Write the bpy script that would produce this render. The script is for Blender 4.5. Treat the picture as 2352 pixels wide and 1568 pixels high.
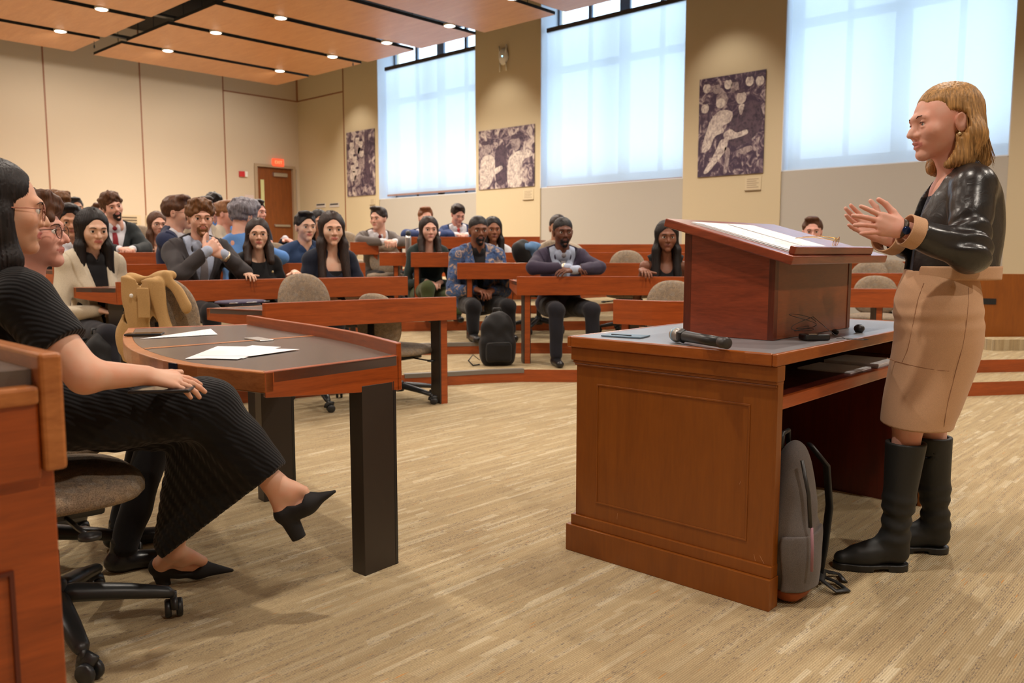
import bpy, bmesh, math, random
import numpy as np
from mathutils import Vector, Matrix
random.seed(7); np.random.seed(7)
for o in list(bpy.data.objects): bpy.data.objects.remove(o)
SC = bpy.context.scene
COL = SC.collection
R = math.radians
# ------------------------------------------------------------------ camera
FPX, YAW, PITCH, CAMH = 1905.0, R(47.1), R(6.1), 1.08
cam = bpy.data.cameras.new('camera'); camo = bpy.data.objects.new('camera', cam); COL.objects.link(camo)
cam.sensor_width = 36.0; cam.lens = FPX / 2352 * 36.0
camo.location = (0, 0, CAMH); camo.rotation_euler = (R(90) - PITCH, 0, -YAW)
cam.clip_start = .05; cam.clip_end = 200
cam.dof.use_dof = True; cam.dof.focus_distance = 2.9; cam.dof.aperture_fstop = 4.5
SC.camera = camo
# ------------------------------------------------------------------ view
SC.view_settings.view_transform = 'Standard'; SC.view_settings.look = 'None'
SC.view_settings.gamma = 1; SC.view_settings.use_curve_mapping = False
SC.view_settings.exposure = 0.75
# ------------------------------------------------------------------ daylight: an overcast sky seen through the shades
W = bpy.data.worlds.new('sky'); SC.world = W; W.use_nodes = True
bg = W.node_tree.nodes['Background']; bg.inputs[0].default_value = (.60, .80, 1.0, 1); bg.inputs[1].default_value = 2.3
# ------------------------------------------------------------------ pixel -> place helpers (the photo's own camera)
_f = Vector((math.sin(YAW) * math.cos(PITCH), math.cos(YAW) * math.cos(PITCH), -math.sin(PITCH)))
_r = Vector((math.cos(YAW), -math.sin(YAW), 0)); _u = _r.cross(_f); _C = Vector((0, 0, CAMH))
def ray(x, y): return _f + _r * ((x - 1176) / FPX) - _u * ((y - 784) / FPX)
def onz(x, y, z):
    d = ray(x, y); return _C + d * ((z - CAMH) / d.z)
def onX(x, y, X):
    d = ray(x, y); return _C + d * (X / d.x)
def onY(x, y, Y):
    d = ray(x, y); return _C + d * (Y / d.y)
def at(x, y, D):
    d = ray(x, y); return _C + d * (D / (d.x * math.sin(YAW) + d.y * math.cos(YAW)))
VR = Vector((_r.x, _r.y, 0)); VF = Vector((math.sin(YAW), math.cos(YAW), 0))   # room directions: to the right of the view, away from the view
# ------------------------------------------------------------------ objects
def tag(o, label=None, cat=None, group=None, kind=None):
    if label: o['label'] = label
    if cat: o['category'] = cat
    if group: o['group'] = group
    if kind: o['kind'] = kind
    return o
def empty(name, loc=(0, 0, 0), rz=0, label=None, cat=None, group=None):
    o = bpy.data.objects.new(name, None); o.empty_display_size = .1; COL.objects.link(o)
    o.location = loc; o.rotation_euler = (0, 0, rz); tag(o, label, cat, group); return o
class MB:
    def __init__(s): s.v = []; s.f = []; s.m = []; s.mi = 0
    def add(s, vs, fs):
        b = len(s.v); s.v += [tuple(v) for v in vs]; s.f += [tuple(i + b for i in f) for f in fs]; s.m += [s.mi] * len(fs); return s
    def box(s, lo, hi, M=None):
        x0, y0, z0 = lo; x1, y1, z1 = hi
        vs = [Vector(p) for p in ((x0,y0,z0),(x1,y0,z0),(x1,y1,z0),(x0,y1,z0),(x0,y0,z1),(x1,y0,z1),(x1,y1,z1),(x0,y1,z1))]
        if M: vs = [M @ v for v in vs]
        return s.add(vs, [(0,3,2,1),(4,5,6,7),(0,1,5,4),(1,2,6,5),(2,3,7,6),(3,0,4,7)])
    def prism(s, pts, z0, z1, M=None):       # polygon counter-clockwise in xy
        n = len(pts); vs = [Vector((p[0], p[1], z0)) for p in pts] + [Vector((p[0], p[1], z1)) for p in pts]
        if M: vs = [M @ v for v in vs]
        return s.add(vs, [tuple(reversed(range(n))), tuple(range(n, 2*n))] + [(i, (i+1) % n, n + (i+1) % n, n + i) for i in range(n)])
    def tube(s, path, rad, n=10, cap=True, flat=1.0, upv=(0, 0, 1)):
        P = [Vector(p) for p in path]; N = len(P); rs = rad if isinstance(rad, (list, tuple)) else [rad] * N
        vs = []; prev = None
        for i, p in enumerate(P):
            t = (P[min(i+1, N-1)] - P[max(i-1, 0)]).normalized()
            if prev is None:
                a = Vector(upv); 
                if abs(a.dot(t)) > .95: a = Vector((1, 0, 0))
            else: a = prev
            a = (a - t * a.dot(t)).normalized(); b = t.cross(a); prev = a
            for k in range(n):
                an = 2 * math.pi * k / n; vs.append(p + (a * math.cos(an) * flat + b * math.sin(an)) * rs[i])
        fs = [(i*n+k, i*n+(k+1) % n, (i+1)*n+(k+1) % n, (i+1)*n+k) for i in range(N-1) for k in range(n)]
        if cap: fs += [tuple(reversed(range(n))), tuple(range((N-1)*n, N*n))]
        return s.add(vs, fs)
    def lathe(s, prof, c=(0, 0, 0), n=24, M=None):
        vs = []; 
        for r, z in prof:
            for k in range(n):
                a = 2 * math.pi * k / n; v = Vector((c[0] + r * math.cos(a), c[1] + r * math.sin(a), c[2] + z)); vs.append(M @ v if M else v)
        N = len(prof); fs = [(i*n+k, i*n+(k+1) % n, (i+1)*n+(k+1) % n, (i+1)*n+k) for i in range(N-1) for k in range(n)]
        fs += [tuple(reversed(range(n))), tuple(range((N-1)*n, N*n))]
        return s.add(vs, fs)
    def build(s, name, mat, parent=None, smooth=False, bevel=0, weld=False, seg=2):
        me = bpy.data.meshes.new(name); me.from_pydata(s.v, [], s.f); me.update()
        mats = mat if isinstance(mat, (list, tuple)) else [mat]
        for m in mats: me.materials.append(m)
        if len(mats) > 1: me.polygons.foreach_set('material_index', s.m)
        if smooth: me.polygons.foreach_set('use_smooth', [True] * len(me.polygons))
        o = bpy.data.objects.new(name, me); COL.objects.link(o)
        if parent: o.parent = parent
        if bevel:
            b = o.modifiers.new('bevel', 'BEVEL'); b.width = bevel; b.segments = seg; b.limit_method = 'ANGLE'; b.angle_limit = R(35); b.harden_normals = False
        return o
def copy_tree(o, parent=None):
    c = o.copy(); COL.objects.link(c)
    if parent: c.parent = parent
    for ch in list(o.children): copy_tree(ch, c)
    return c
# ------------------------------------------------------------------ materials
def srgb(r, g, b):
    f = lambda c: (c/255/12.92) if c/255 <= .04045 else ((c/255 + .055)/1.055)**2.4
    return (f(r), f(g), f(b), 1)
def mat(name, col=(.5,.5,.5,1), rough=.5, metal=0, spec=.5, **k):
    m = bpy.data.materials.new(name); m.use_nodes = True; b = m.node_tree.nodes['Principled BSDF']
    b.inputs['Base Color'].default_value = col; b.inputs['Roughness'].default_value = rough; b.inputs['Metallic'].default_value = metal
    b.inputs['Specular IOR Level'].default_value = spec
    for kk, v in k.items(): b.inputs[kk.replace('_', ' ')].default_value = v
    return m
def NT(m): return m.node_tree.nodes, m.node_tree.links, m.node_tree.nodes['Principled BSDF']
def coords(m, scale=(1,1,1), kind='Object', rot=(0,0,0)):
    n, l, b = NT(m); tc = n.new('ShaderNodeTexCoord'); mp = n.new('ShaderNodeMapping')
    mp.inputs['Scale'].default_value = scale; mp.inputs['Rotation'].default_value = rot
    l.new(tc.outputs[kind], mp.inputs[0]); return mp.outputs[0]
def noise(m, vec, scale, detail=3, rough=.5, dist=0):
    n, l, b = NT(m); t = n.new('ShaderNodeTexNoise'); t.inputs['Scale'].default_value = scale; t.inputs['Detail'].default_value = detail
    t.inputs['Roughness'].default_value = rough; t.inputs['Distortion'].default_value = dist; l.new(vec, t.inputs['Vector']); return t.outputs['Fac']
def ramp(m, fac, stops):
    n, l, b = NT(m); r = n.new('ShaderNodeValToRGB'); e = r.color_ramp.elements
    while len(e) < len(stops): e.new(.5)
    for i, (p, c) in enumerate(stops): e[i].position = p; e[i].color = c
    l.new(fac, r.inputs[0]); return r.outputs[0]
def mixc(m, fac, a, b_, mode='MIX'):
    n, l, b = NT(m); x = n.new('ShaderNodeMix'); x.data_type = 'RGBA'; x.blend_type = mode
    if isinstance(fac, (int, float)): x.inputs[0].default_value = fac
    else: l.new(fac, x.inputs[0])
    for s, i in ((a, 6), (b_, 7)):
        if isinstance(s, tuple): x.inputs[i].default_value = s
        else: l.new(s, x.inputs[i])
    return x.outputs[2]
def mth(m, op, a, b_=None, c_=None):
    n, l, b = NT(m); x = n.new('ShaderNodeMath'); x.operation = op
    for i, s in enumerate((a, b_, c_)):
        if s is None: continue
        if isinstance(s, (int, float)): x.inputs[i].default_value = s
        else: l.new(s, x.inputs[i])
    return x.outputs[0]
def bump(m, h, strength=.3, dist=.002):
    n, l, b = NT(m); x = n.new('ShaderNodeBump'); x.inputs['Strength'].default_value = strength; x.inputs['Distance'].default_value = dist
    l.new(h, x.inputs['Height']); l.new(x.outputs[0], b.inputs['Normal'])
def setc(m, c): NT(m)[1].new(c, NT(m)[2].inputs['Base Color'])
def wood(name, dark, lite, grain=(3, 3, 40), rough=.32, kind='Object', coat=.25, amt=.5):
    m = mat(name, lite, rough); v = coords(m, grain, kind); 
    a = noise(m, v, 1.6, 4, .6, 1.2); b2 = noise(m, coords(m, tuple(g * 5 for g in grain), kind), 3, 2)
    f = mth(m, 'ADD', mth(m, 'MULTIPLY', a, 1 - .3), mth(m, 'MULTIPLY', b2, .3))
    setc(m, ramp(m, f, [(.5 - amt*.45, dark), (.5 + amt*.45, lite)])); bump(m, b2, .08, .001)
    NT(m)[2].inputs['Coat Weight'].default_value = coat; NT(m)[2].inputs['Coat Roughness'].default_value = .25
    return m
M = {}
M['cherry'] = wood('cherry_wood', srgb(126, 54, 12), srgb(180, 84, 28), (1.2, 1.2, 14), .38)
M['cherry_v'] = wood('cherry_wood_upright_grain', srgb(116, 60, 8), srgb(150, 84, 18), (7, 7, .8), .40, coat=.12, amt=.7)
M['cherry_dark'] = wood('cherry_wood_lectern', srgb(102, 40, 22), srgb(158, 72, 42), (2, 2, 16), .3, coat=.4)
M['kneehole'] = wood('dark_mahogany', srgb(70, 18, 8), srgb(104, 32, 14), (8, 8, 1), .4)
M['edge'] = wood('worktop_edge_wood', srgb(150, 84, 36), srgb(196, 124, 66), (6, 6, 30), .3)
M['edge_desk'] = wood('desk_edge_wood', srgb(136, 66, 10), srgb(172, 96, 36), (3, 3, 20), .3)
M['panel_wood'] = wood('ceiling_panel_veneer', srgb(178, 122, 76), srgb(202, 146, 98), (6, .8, 6), .42, coat=.1)
M['door_wood'] = wood('door_veneer', srgb(104, 52, 10), srgb(140, 74, 22), (10, 10, 1), .4)
m = M['laminate'] = mat('grey_laminate', srgb(92, 82, 76), .26, spec=.6); setc(m, ramp(m, noise(m, coords(m), 900, 2), [(.3, srgb(84, 74, 68)), (.7, srgb(106, 96, 90))]))
m = M['laminate_desk'] = mat('blue_grey_laminate', srgb(130, 128, 130), .34, spec=1.0); setc(m, ramp(m, noise(m, coords(m), 900, 2), [(.3, srgb(112, 112, 116)), (.7, srgb(134, 134, 138))]))
M['dark_lam'] = mat('charcoal_laminate', srgb(52, 44, 38), .45)
def wallmat(name, c, sc=1):
    m = mat(name, c, .85, spec=.2); v = coords(m, (3, 3, 120)); f = noise(m, v, 8, 2); f2 = noise(m, coords(m, (120, 120, 3)), 8, 2)
    c2 = tuple(x * .93 for x in c[:3]) + (1,)
    setc(m, mixc(m, mth(m, 'MULTIPLY', mth(m, 'ADD', f, f2), .5), c2, c)); bump(m, f, .12, .002); return m
M['wall_fabric'] = wallmat('beige_wall_fabric', srgb(202, 184, 160))
M['wall_paint'] = wallmat('cream_wall_paint', srgb(206, 190, 158))
M['wall_spandrel'] = wallmat('pale_wall_paint', srgb(184, 178, 168))
M['reveal'] = mat('white_reveal_paint', srgb(215, 220, 228), .7)
M['seam'] = mat('brown_reveal_strip', srgb(142, 92, 62), .5)
M['black'] = mat('black_void', (.008, .008, .008, 1), .8)
M['black_metal'] = mat('black_metal', (.02, .02, .02, 1), .4)
M['black_plastic'] = mat('black_plastic', (.018, .02, .022, 1), .38)
M['steel'] = mat('brushed_steel', (.6, .6, .6, 1), .3, 1)
M['white_plastic'] = mat('white_plastic', srgb(225, 222, 214), .4)
M['paper'] = mat('white_paper', srgb(236, 234, 236), .7)
M['nosing'] = mat('grey_rubber_nosing', srgb(120, 114, 106), .5)
def emit(name, col, s):
    m = bpy.data.materials.new(name); m.use_nodes = True; n = m.node_tree.nodes; n.clear(); e = n.new('ShaderNodeEmission'); e.inputs[0].default_value = col; e.inputs[1].default_value = s
    o = n.new('ShaderNodeOutputMaterial'); m.node_tree.links.new(e.outputs[0], o.inputs[0]); return m
M['lamp'] = emit('lamp_lens', (1, .9, .74, 1), 9)
# carpet
def carpet(name):
    m = mat(name, srgb(190, 165, 120), .95, spec=.1); n, l, b = NT(m); v = coords(m); nv = n.new('ShaderNodeTexNoise'); nv.inputs['Scale'].default_value = 3.2; nv.inputs['Detail'].default_value = 1; l.new(v, nv.inputs['Vector'])
    va = n.new('ShaderNodeVectorMath'); va.operation = 'MULTIPLY_ADD'; l.new(nv.outputs['Color'], va.inputs[0]); va.inputs[1].default_value = (.5, 0, 0); l.new(v, va.inputs[2]); v = va.outputs[0]
    def brick(w, h, off, c1, c2, sx=(1,1,1)):
        t = n.new('ShaderNodeTexBrick'); t.inputs['Scale'].default_value = 1; t.inputs['Brick Width'].default_value = w; t.inputs['Row Height'].default_value = h
        t.inputs['Mortar Size'].default_value = 0; t.offset = off; t.offset_frequency = 2; t.squash = .7; t.squash_frequency = 3
        t.inputs['Color1'].default_value = c1; t.inputs['Color2'].default_value = c2; l.new(v, t.inputs['Vector']); return t.outputs['Color']
    bw = (0, 0, 0, 1), (1, 1, 1, 1)
    A = brick(.31, .033, .37, *bw); B2 = brick(.42, .0092, .61, *bw); C2 = brick(.17, .0165, .23, *bw)
    s = mixc(m, .5, A, C2)
    base = ramp(m, s, [(.0, srgb(174, 154, 120)), (.55, srgb(182, 163, 128)), (.8, srgb(192, 175, 142)), (1, srgb(206, 193, 164))])
    n2, l2, _ = n, l, b
    rows = ramp(m, B2, [(.5, (1.0, 1.0, 1.0, 1)), (.92, (1.08, 1.08, 1.08, 1))])
    base = mixc(m, 1.0, base, rows, 'MULTIPLY')
    w = n.new('ShaderNodeTexWave'); w.bands_direction = 'Y'; w.inputs['Scale'].default_value = 48; w.inputs['Distortion'].default_value = 0; l.new(v, w.inputs['Vector'])
    base = mixc(m, .5, base, ramp(m, w.outputs['Fac'], [(0, (.62, .60, .56, 1)), (1, (1.15, 1.15, 1.15, 1))]), 'MULTIPLY')
    f1 = noise(m, coords(m, (60, 420, 1)), 1, 2); f2 = noise(m, coords(m, (1.6, 60, 1)), 1, 1)
    fl = mth(m, 'MULTIPLY', mth(m, 'GREATER_THAN', f1, .57), mth(m, 'GREATER_THAN', f2, .56))
    base = mixc(m, mth(m, 'MULTIPLY', fl, .65), base, srgb(84, 76, 84))
    f3 = noise(m, coords(m, (9, 150, 1)), 1, 1); base = mixc(m, mth(m, 'MULTIPLY', mth(m, 'GREATER_THAN', f3, .745), .7), base, srgb(206, 138, 58))
    base = mixc(m, .85, base, ramp(m, noise(m, v, 300, 3, .7), [(.3, (.62, .61, .60, 1)), (.7, (1.32, 1.32, 1.32, 1))]), 'MULTIPLY')
    setc(m, base); bump(m, mth(m, 'ADD', w.outputs['Fac'], noise(m, v, 500, 2)), .5, .003); return m
M['carpet'] = carpet('striped_tan_carpet')
def shade_mat():
    m = bpy.data.materials.new('roller_shade_fabric'); m.use_nodes = True; n = m.node_tree.nodes; l = m.node_tree.links; n.clear()
    o = n.new('ShaderNodeOutputMaterial'); tr = n.new('ShaderNodeBsdfTranslucent'); di = n.new('ShaderNodeBsdfDiffuse'); tp = n.new('ShaderNodeBsdfTransparent')
    tc = n.new('ShaderNodeTexCoord'); mp = n.new('ShaderNodeMapping'); mp.inputs['Scale'].default_value = (1, 3, 90); ns = n.new('ShaderNodeTexNoise'); ns.inputs['Scale'].default_value = 4
    l.new(tc.outputs['Object'], mp.inputs[0]); l.new(mp.outputs[0], ns.inputs['Vector'])
    rp = n.new('ShaderNodeValToRGB'); rp.color_ramp.elements[0].color = (.74, .78, .80, 1); rp.color_ramp.elements[1].color = (.86, .88, .88, 1); l.new(ns.outputs['Fac'], rp.inputs[0])
    l.new(rp.outputs[0], tr.inputs[0]); di.inputs[0].default_value = (.62, .66, .7, 1); tp.inputs[0].default_value = (1, 1, 1, 1)
    a = n.new('ShaderNodeMixShader'); a.inputs[0].default_value = .62; l.new(di.outputs[0], a.inputs[1]); l.new(tr.outputs[0], a.inputs[2])
    c = n.new('ShaderNodeMixShader'); c.inputs[0].default_value = .05; l.new(a.outputs[0], c.inputs[1]); l.new(tp.outputs[0], c.inputs[2]); l.new(c.outputs[0], o.inputs[0]); return m
M['shade'] = shade_mat()
# ================================================================== lights of the room
XW, YB, XL, YF, ZC, ZP = 11.10, 17.14, -5.0, -4.0, 5.5, 4.5      # window wall, back wall, left wall, wall behind the camera, ceiling, hung panels
XE, XCR = 9.52, 5.77                                             # right end of the panels, the black gap between panel rows
SLOTS = [14.18, 12.49, 11.03, 9.53, 7.9, 6.3, 4.75, 3.2, 1.6, 0.0, -1.6]   # black slots that hold the downlights
lampd = MB().lathe([(.001, -.016), (.05, -.013), (.078, -.004), (.078, .012), (.001, .012)], n=24)
lampr = MB().lathe([(.078, -.004), (.092, -.004), (.092, .03), (.078, .03)], n=20)
_pd = None
LAMPS = []
def downlight(x, y, label, e=60, size=R(150), blend=.6, col=(1, .90, .78)):
    global _pd
    if _pd is None:
        _pd = empty('downlight', (x, y, ZP - .008)); a = lampr.build('trim_ring', M['white_plastic'], _pd, True); b = lampd.build('lens', M['lamp'], _pd); r = _pd
        _pd['group'] = 'downlights in the ceiling slots'; _pd['category'] = 'ceiling light'
    else: r = copy_tree(_pd); r.location = (x, y, ZP - .008)
    r['label'] = label
    ld = bpy.data.lights.new('lamp', 'SPOT'); ld.energy = e; ld.color = col; ld.spot_size = size; ld.spot_blend = blend; ld.shadow_soft_size = .07
    lo = bpy.data.objects.new('lamp', ld); COL.objects.link(lo); lo.location = (0, 0, -.04); lo.parent = r
    LAMPS.append(lo); return r
LOFF = 'round white downlight in a ceiling slot, hidden above and behind the viewer'
vis = [  # px in the photo, height of the panels
 (140, 70, 'downlight near the back left corner of the wooden ceiling, left of the wide black gap'),
 (227, 23, 'downlight at the top left, nearer than the one by the back left corner'),
 (392, 113, 'downlight just right of the wide black ceiling gap, in the rearmost slot'),
 (490, 76, 'downlight right of the wide black gap in the second slot from the back'),
 (650, 160, 'downlight in the rearmost slot near its right end'),
 (760, 130, 'downlight in the second slot from the back, near its right end'),
 (889, 97, 'dim downlight in the third slot near its right end'),
 (1037, 57, 'downlight in the fourth slot close to the window wall')]
E_D = 74
for x, y, lb in vis:
    p = onz(x, y, ZP); yy = min(SLOTS, key=lambda s: abs(s - p.y)); downlight(p.x, yy, lb, E_D)
for sx, sy in [(1.4, 14.18), (-2, 14.18), (-1, 11.03), (2.6, 11.03), (6.9, 11.03), (-2, 7.9), (1.2, 7.9), (4.5, 7.9), (8.5, 7.9), (2.7, 4.75), (6.6, 4.75), (-1.5, 4.75), (8.8, 4.75), (1.4, 1.6), (4.9, 1.6), (8.2, 1.6), (4.0, -1.6), (0.6, -1.6), (7.2, -1.6)]:
    downlight(sx, sy, LOFF, E_D * 1.15)
# wall washers in the gap between the hung panels and the window wall, over each pier, and along the back wall
def washer(x, y, tx, ty, tz, e, size=R(70)):
    ld = bpy.data.lights.new('wall_washer_lamp', 'SPOT'); ld.energy = e; ld.color = (1, .91, .80); ld.spot_size = size; ld.spot_blend = .8; ld.shadow_soft_size = .06
    lo = bpy.data.objects.new('wall_washer_lamp', ld); COL.objects.link(lo); lo.location = (x, y, ZP + .25)
    lo.rotation_euler = (Vector((tx, ty, tz)) - lo.location).to_track_quat('-Z', 'Y').to_euler(); return lo
# ================================================================== room shell
def struct(mb, name, mt, bevel=0):
    o = mb.build(name, mt, None, False, bevel); o['kind'] = 'structure'; return o
struct(MB().box((XL - .2, YF - .2, -.2), (XW + .6, YB + .3, 0)), 'floor', M['carpet'])
struct(MB().box((XL - .2, YF - .2, ZC), (XW + .6, YB + .3, ZC + .2)), 'ceiling', mat('dark_ceiling_void', srgb(40, 36, 34), .9))
struct(MB().box((XL - .2, YF, 0), (XL, YB, ZC)), 'wall_left', M['wall_fabric'])
struct(MB().box((XL, YF - .2, 0), (XW + .6, YF, ZC)), 'wall_front', M['wall_fabric'])
# back wall with the door opening
dl = onY(583, 385, YB).x; dr = onY(681, 395, YB).x; dtop = onY(630, 385, YB).z
p0 = onY(590, 388, YB); p1 = onY(672, 398, YB); ZF = dtop - 2.07         # top platform level at the back
b = MB(); b.box((XL, YB, 0), (dl, YB + .3, ZC)); b.box((dr, YB, 0), (XW + .6, YB + .3, ZC)); b.box((dl, YB, dtop), (dr, YB + .3, ZC)); b.box((dl, YB, 0), (dr, YB + .3, ZF))
struct(b, 'wall_back', M['wall_fabric'])
# seams of the fabric panels
sm = MB()
for x in (107.5, 326.5, 515.5): 
    X = onY(x, 300, YB).x; sm.box((X - .014, YB - .004, ZF), (X + .014, YB + .01, ZC))
zt = onY(600, 221, YB).z; X3 = onY(515.5, 300, YB).x
sm.box((X3, YB - .004, zt - .014), (XW, YB + .01, zt + .014))
struct(sm, 'trim_1', M['seam'])
sm = MB(); sm.box((XW - .03, YB - .03, zt), (XW + .001, YB, ZC)); Ys = onX(789, 250, XW).y
sm.box((XW - .006, Ys, zt - .014), (XW + .01, YB, zt + .014)); sm.box((XW - .006, Ys - .016, ZF), (XW + .01, Ys + .016, ZC))
struct(sm, 'trim_2', M['seam'])
# window wall: piers, spandrels under the windows, recessed window niches
WIN = [(868, 1093, 440, 153 , 888), (1241, 1571, 415, 69, 1257), (1797, 2321, 385, -40, 1811)]
niche = .42
ys = []
for (xl, xr, yb, yt, xs) in WIN: ys.append((onX(xl, 300, XW).y, onX(xr, 300, XW).y))
ZS = 2.10                                                        # sill line, the shade ends a little above
b = MB(); edges = [YB] + [v for pr in ys for v in pr] + [YF]
for i in range(0, len(edges), 2): b.box((XW, edges[i + 1], 0), (XW + .6, edges[i], ZC))
struct(b, 'wall_right', M['wall_paint'])
b = MB()
for (y1, y0) in ys: b.box((XW + .02, y0, 0), (XW + .6, y1, 2.2))
struct(b, 'wall_right_spandrels', M['wall_spandrel'])
for wi, (y1, y0) in enumerate(ys):
    z0, z1 = 2.2, ZC
    fr = MB(); fr.box((XW + .45, y0, z0), (XW + .50, y1, z0 + .20)); zh = 4.28 - 1.02 * 0
    fr.box((XW + .45, y0, 4.2), (XW + .50, y1, 4.32)); fr.box((XW + .45, y0, z1 - .05), (XW + .50, y1, z1))
    nm = 4
    for k in range(nm + 1):
        yy = y0 + (y1 - y0) * k / nm; w = .05 if k in (0, nm) else (.10 if k == 2 else .035); fr.box((XW + .45, yy - w, z0), (XW + .50, yy + w, z1))
    wo = fr.build('window_%d' % (wi + 1), mat('window_frame_paint', srgb(120, 132, 150), .5)); wo['kind'] = 'structure'
    g = bpy.data.materials.get('window_glass')
    if not g:
        g = mat('window_glass', (.95, .98, 1, 1), .02, spec=.5, Transmission_Weight=1.0, IOR=1.02)
    MB().box((XW + .472, y0, z0), (XW + .478, y1, z1)).build('pane', g, wo)
    rv = MB(); rv.box((XW + .001, y0 - .0, z0), (XW + .45, y0 + .012, ZC)); rv.box((XW + .001, y1 - .012, z0), (XW + .45, y1, ZC)); rv.box((XW + .021, y0, 2.201), (XW + .45, y1, 2.215))
    struct(rv, 'trim_%d' % (wi + 3), M['reveal'])
    # roller shade hung a little inside the opening
    sx = XW + .10; lab = ['white roller shade drawn down over the leftmost, farthest window', 'white roller shade drawn down over the middle window', 'white roller shade drawn down over the big window behind the speaker'][wi]
    xl, xr, yb_, yt_, xs = WIN[wi]
    yl = onX(xs, 300, sx).y; yr = y0 + .03; zb = onX((xl + xr) / 2, {0: 440.5, 1: 418, 2: 379}[wi], sx).z
    sh = empty('roller_shade', (sx, (yl + yr) / 2, zb), 0, lab, 'window shade', 'roller shades on the windows')
    hw = (yl - yr) / 2; Hh = 4.83 - zb
    seg = MB(); n = 24
    for i in range(n):                                            # slight ripples across the cloth
        a0 = -hw + 2 * hw * i / n; a1 = -hw + 2 * hw * (i + 1) / n; f = lambda a: .006 * math.sin(a * 5 + wi) + .004 * math.sin(a * 11)
        seg.add([(f(a0), a0, 0), (f(a1), a1, 0), (f(a1) * .3, a1, Hh), (f(a0) * .3, a0, Hh)], [(0, 1, 2, 3)])
    seg.build('cloth', M['shade'], sh, True)
    MB().box((-.012, -hw, -.035), (.012, hw, .003)).build('hem_bar', mat('shade_hem_bar', srgb(150, 120, 112), .5), sh, False, .003)
    MB().box((-.03, -hw, Hh), (.04, hw, Hh + .07)).build('head_rail', mat('shade_head_rail', srgb(70, 62, 60), .5), sh)
# ------------------------------------------------------------------ hung wooden ceiling panels
def cpanel(x0, y0, x1, y1, label):
    o = empty('ceiling_panel', ((x0 + x1) / 2, (y0 + y1) / 2, ZP), 0, label, 'ceiling panel', 'hung wooden ceiling panels')
    hx, hy = (x1 - x0) / 2, (y1 - y0) / 2
    bb = MB().box((-hx, -hy, 0), (hx, hy, .045)); bb.m = [0, 1, 1, 1, 1, 1]; bb.build('board', [M['panel_wood'], M['black']], o)
    w = MB()
    for sx in (-1, 1):
        for sy in (-1, 1): w.tube([(sx * hx * .8, sy * hy * .7, .045), (sx * hx * .8, sy * hy * .7, ZC - ZP)], .006, 6)
    w.build('hanger', M['black_metal'], o)
    return o
YBK = 15.45; bounds = [YBK] + SLOTS + [-2.6]
rown = ['rearmost', 'second from the back', 'third from the back', 'fourth from the back', 'fifth from the back', 'sixth from the back', 'seventh from the back', 'eighth from the back', 'ninth from the back', 'tenth from the back', 'eleventh from the back', 'twelfth from the back']
g = .095
for i in range(len(bounds) - 1):
    ya, yb2 = bounds[i + 1] + g, bounds[i] - (g if i else 0)
    cpanel(XCR + .17, ya, XE, yb2, 'hung wood ceiling panel right of the wide black gap, %s' % rown[i])
    cpanel(XL + .9, ya, XCR - .17, yb2, 'hung wood ceiling panel left of the wide black gap, %s' % rown[i])
tr = MB()
for i, s in enumerate(SLOTS):
    tag(MB().box((XL + .9, s - .05, ZP + .06), (XE - .05, s + .05, ZP + .10)).build('lighting_track', M['black_metal']), 'black lighting track in the ceiling slot, %s' % rown[i], 'lighting track', 'black tracks in the ceiling slots')
piers = [(onX(830, 300, XW).y), (onX(1165, 300, XW).y), (onX(1680, 300, XW).y)]
for yy in piers: washer(10.1, yy + .1, XW + .1, yy, 2.4, 36, R(78))
for sx in (onz(650, 160, ZP).x, onz(392, 113, ZP).x, onz(140, 70, ZP).x, 1.0, -1.8):
    w_ = washer(sx, SLOTS[0] - .0, sx, YB, 2.4, 125, R(105)); w_.location.z = ZP - .05; w_.data.color = (1, .92, .82)
# small black pendants and a sensor on the slots
for (px, py, lb) in ((245, 118, 'tiny black microphone hanging from the ceiling by the wide black gap'), (800, 152, 'tiny black microphone hanging from the right end of the rearmost ceiling slots')):
    p = onz(px, py, ZP - .1); p.y -= .14; p.x = min(p.x, XE - .15) if p.x > XCR + .3 else min(p.x, XCR - .2); tag(MB().tube([(p.x, p.y, ZP + .02), (p.x, p.y, ZP - .06)], .004, 6).lathe([(.001, ZP - .12), (.012, ZP - .11), (.012, ZP - .07), (.001, ZP - .06)], (p.x, p.y, 0), 10).build('hanging_microphone', M['black_plastic'], None, True), lb, 'microphone')
# ------------------------------------------------------------------ door, exit sign, alarm, notices
d = MB().box((p0.x, YB + .05, ZF), (p1.x, YB + .10, dtop)).build('door_1', M['door_wood']); d['kind'] = 'structure'
f = MB(); a, b2 = p0.x, p1.x
f.box((a - .07, YB - .03, ZF), (a, YB + .12, dtop + .06)); f.box((b2, YB - .03, ZF), (b2 + .07, YB + .12, dtop + .06)); f.box((a, YB - .03, dtop), (b2, YB + .12, dtop + .06))
f.build('door_frame', mat('door_frame_paint', srgb(170, 148, 122), .5), d)
q0, q1 = onY(598, 412, YB + .05), onY(608, 484, YB + .05)
MB().box((q0.x, YB + .04, q1.z), (q1.x, YB + .052, q0.z)).build('door_window', mat('pale_wired_glass', srgb(205, 205, 150), .2), d)
q0, q1 = onY(628, 396, YB), onY(660, 407, YB); c = MB().box((q0.x, YB - .02, q1.z), (q1.x, YB + .05, q0.z)); c.build('door_closer', M['steel'], d, False, .01)
q0, q1 = onY(632, 515, YB), onY(668, 521, YB); MB().box((q0.x, YB - .0, q1.z), (q1.x, YB + .05, q0.z)).build('push_bar', M['steel'], d, False, .01)
q0, q1 = onY(624, 364, YB), onY(649, 383, YB)
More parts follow.
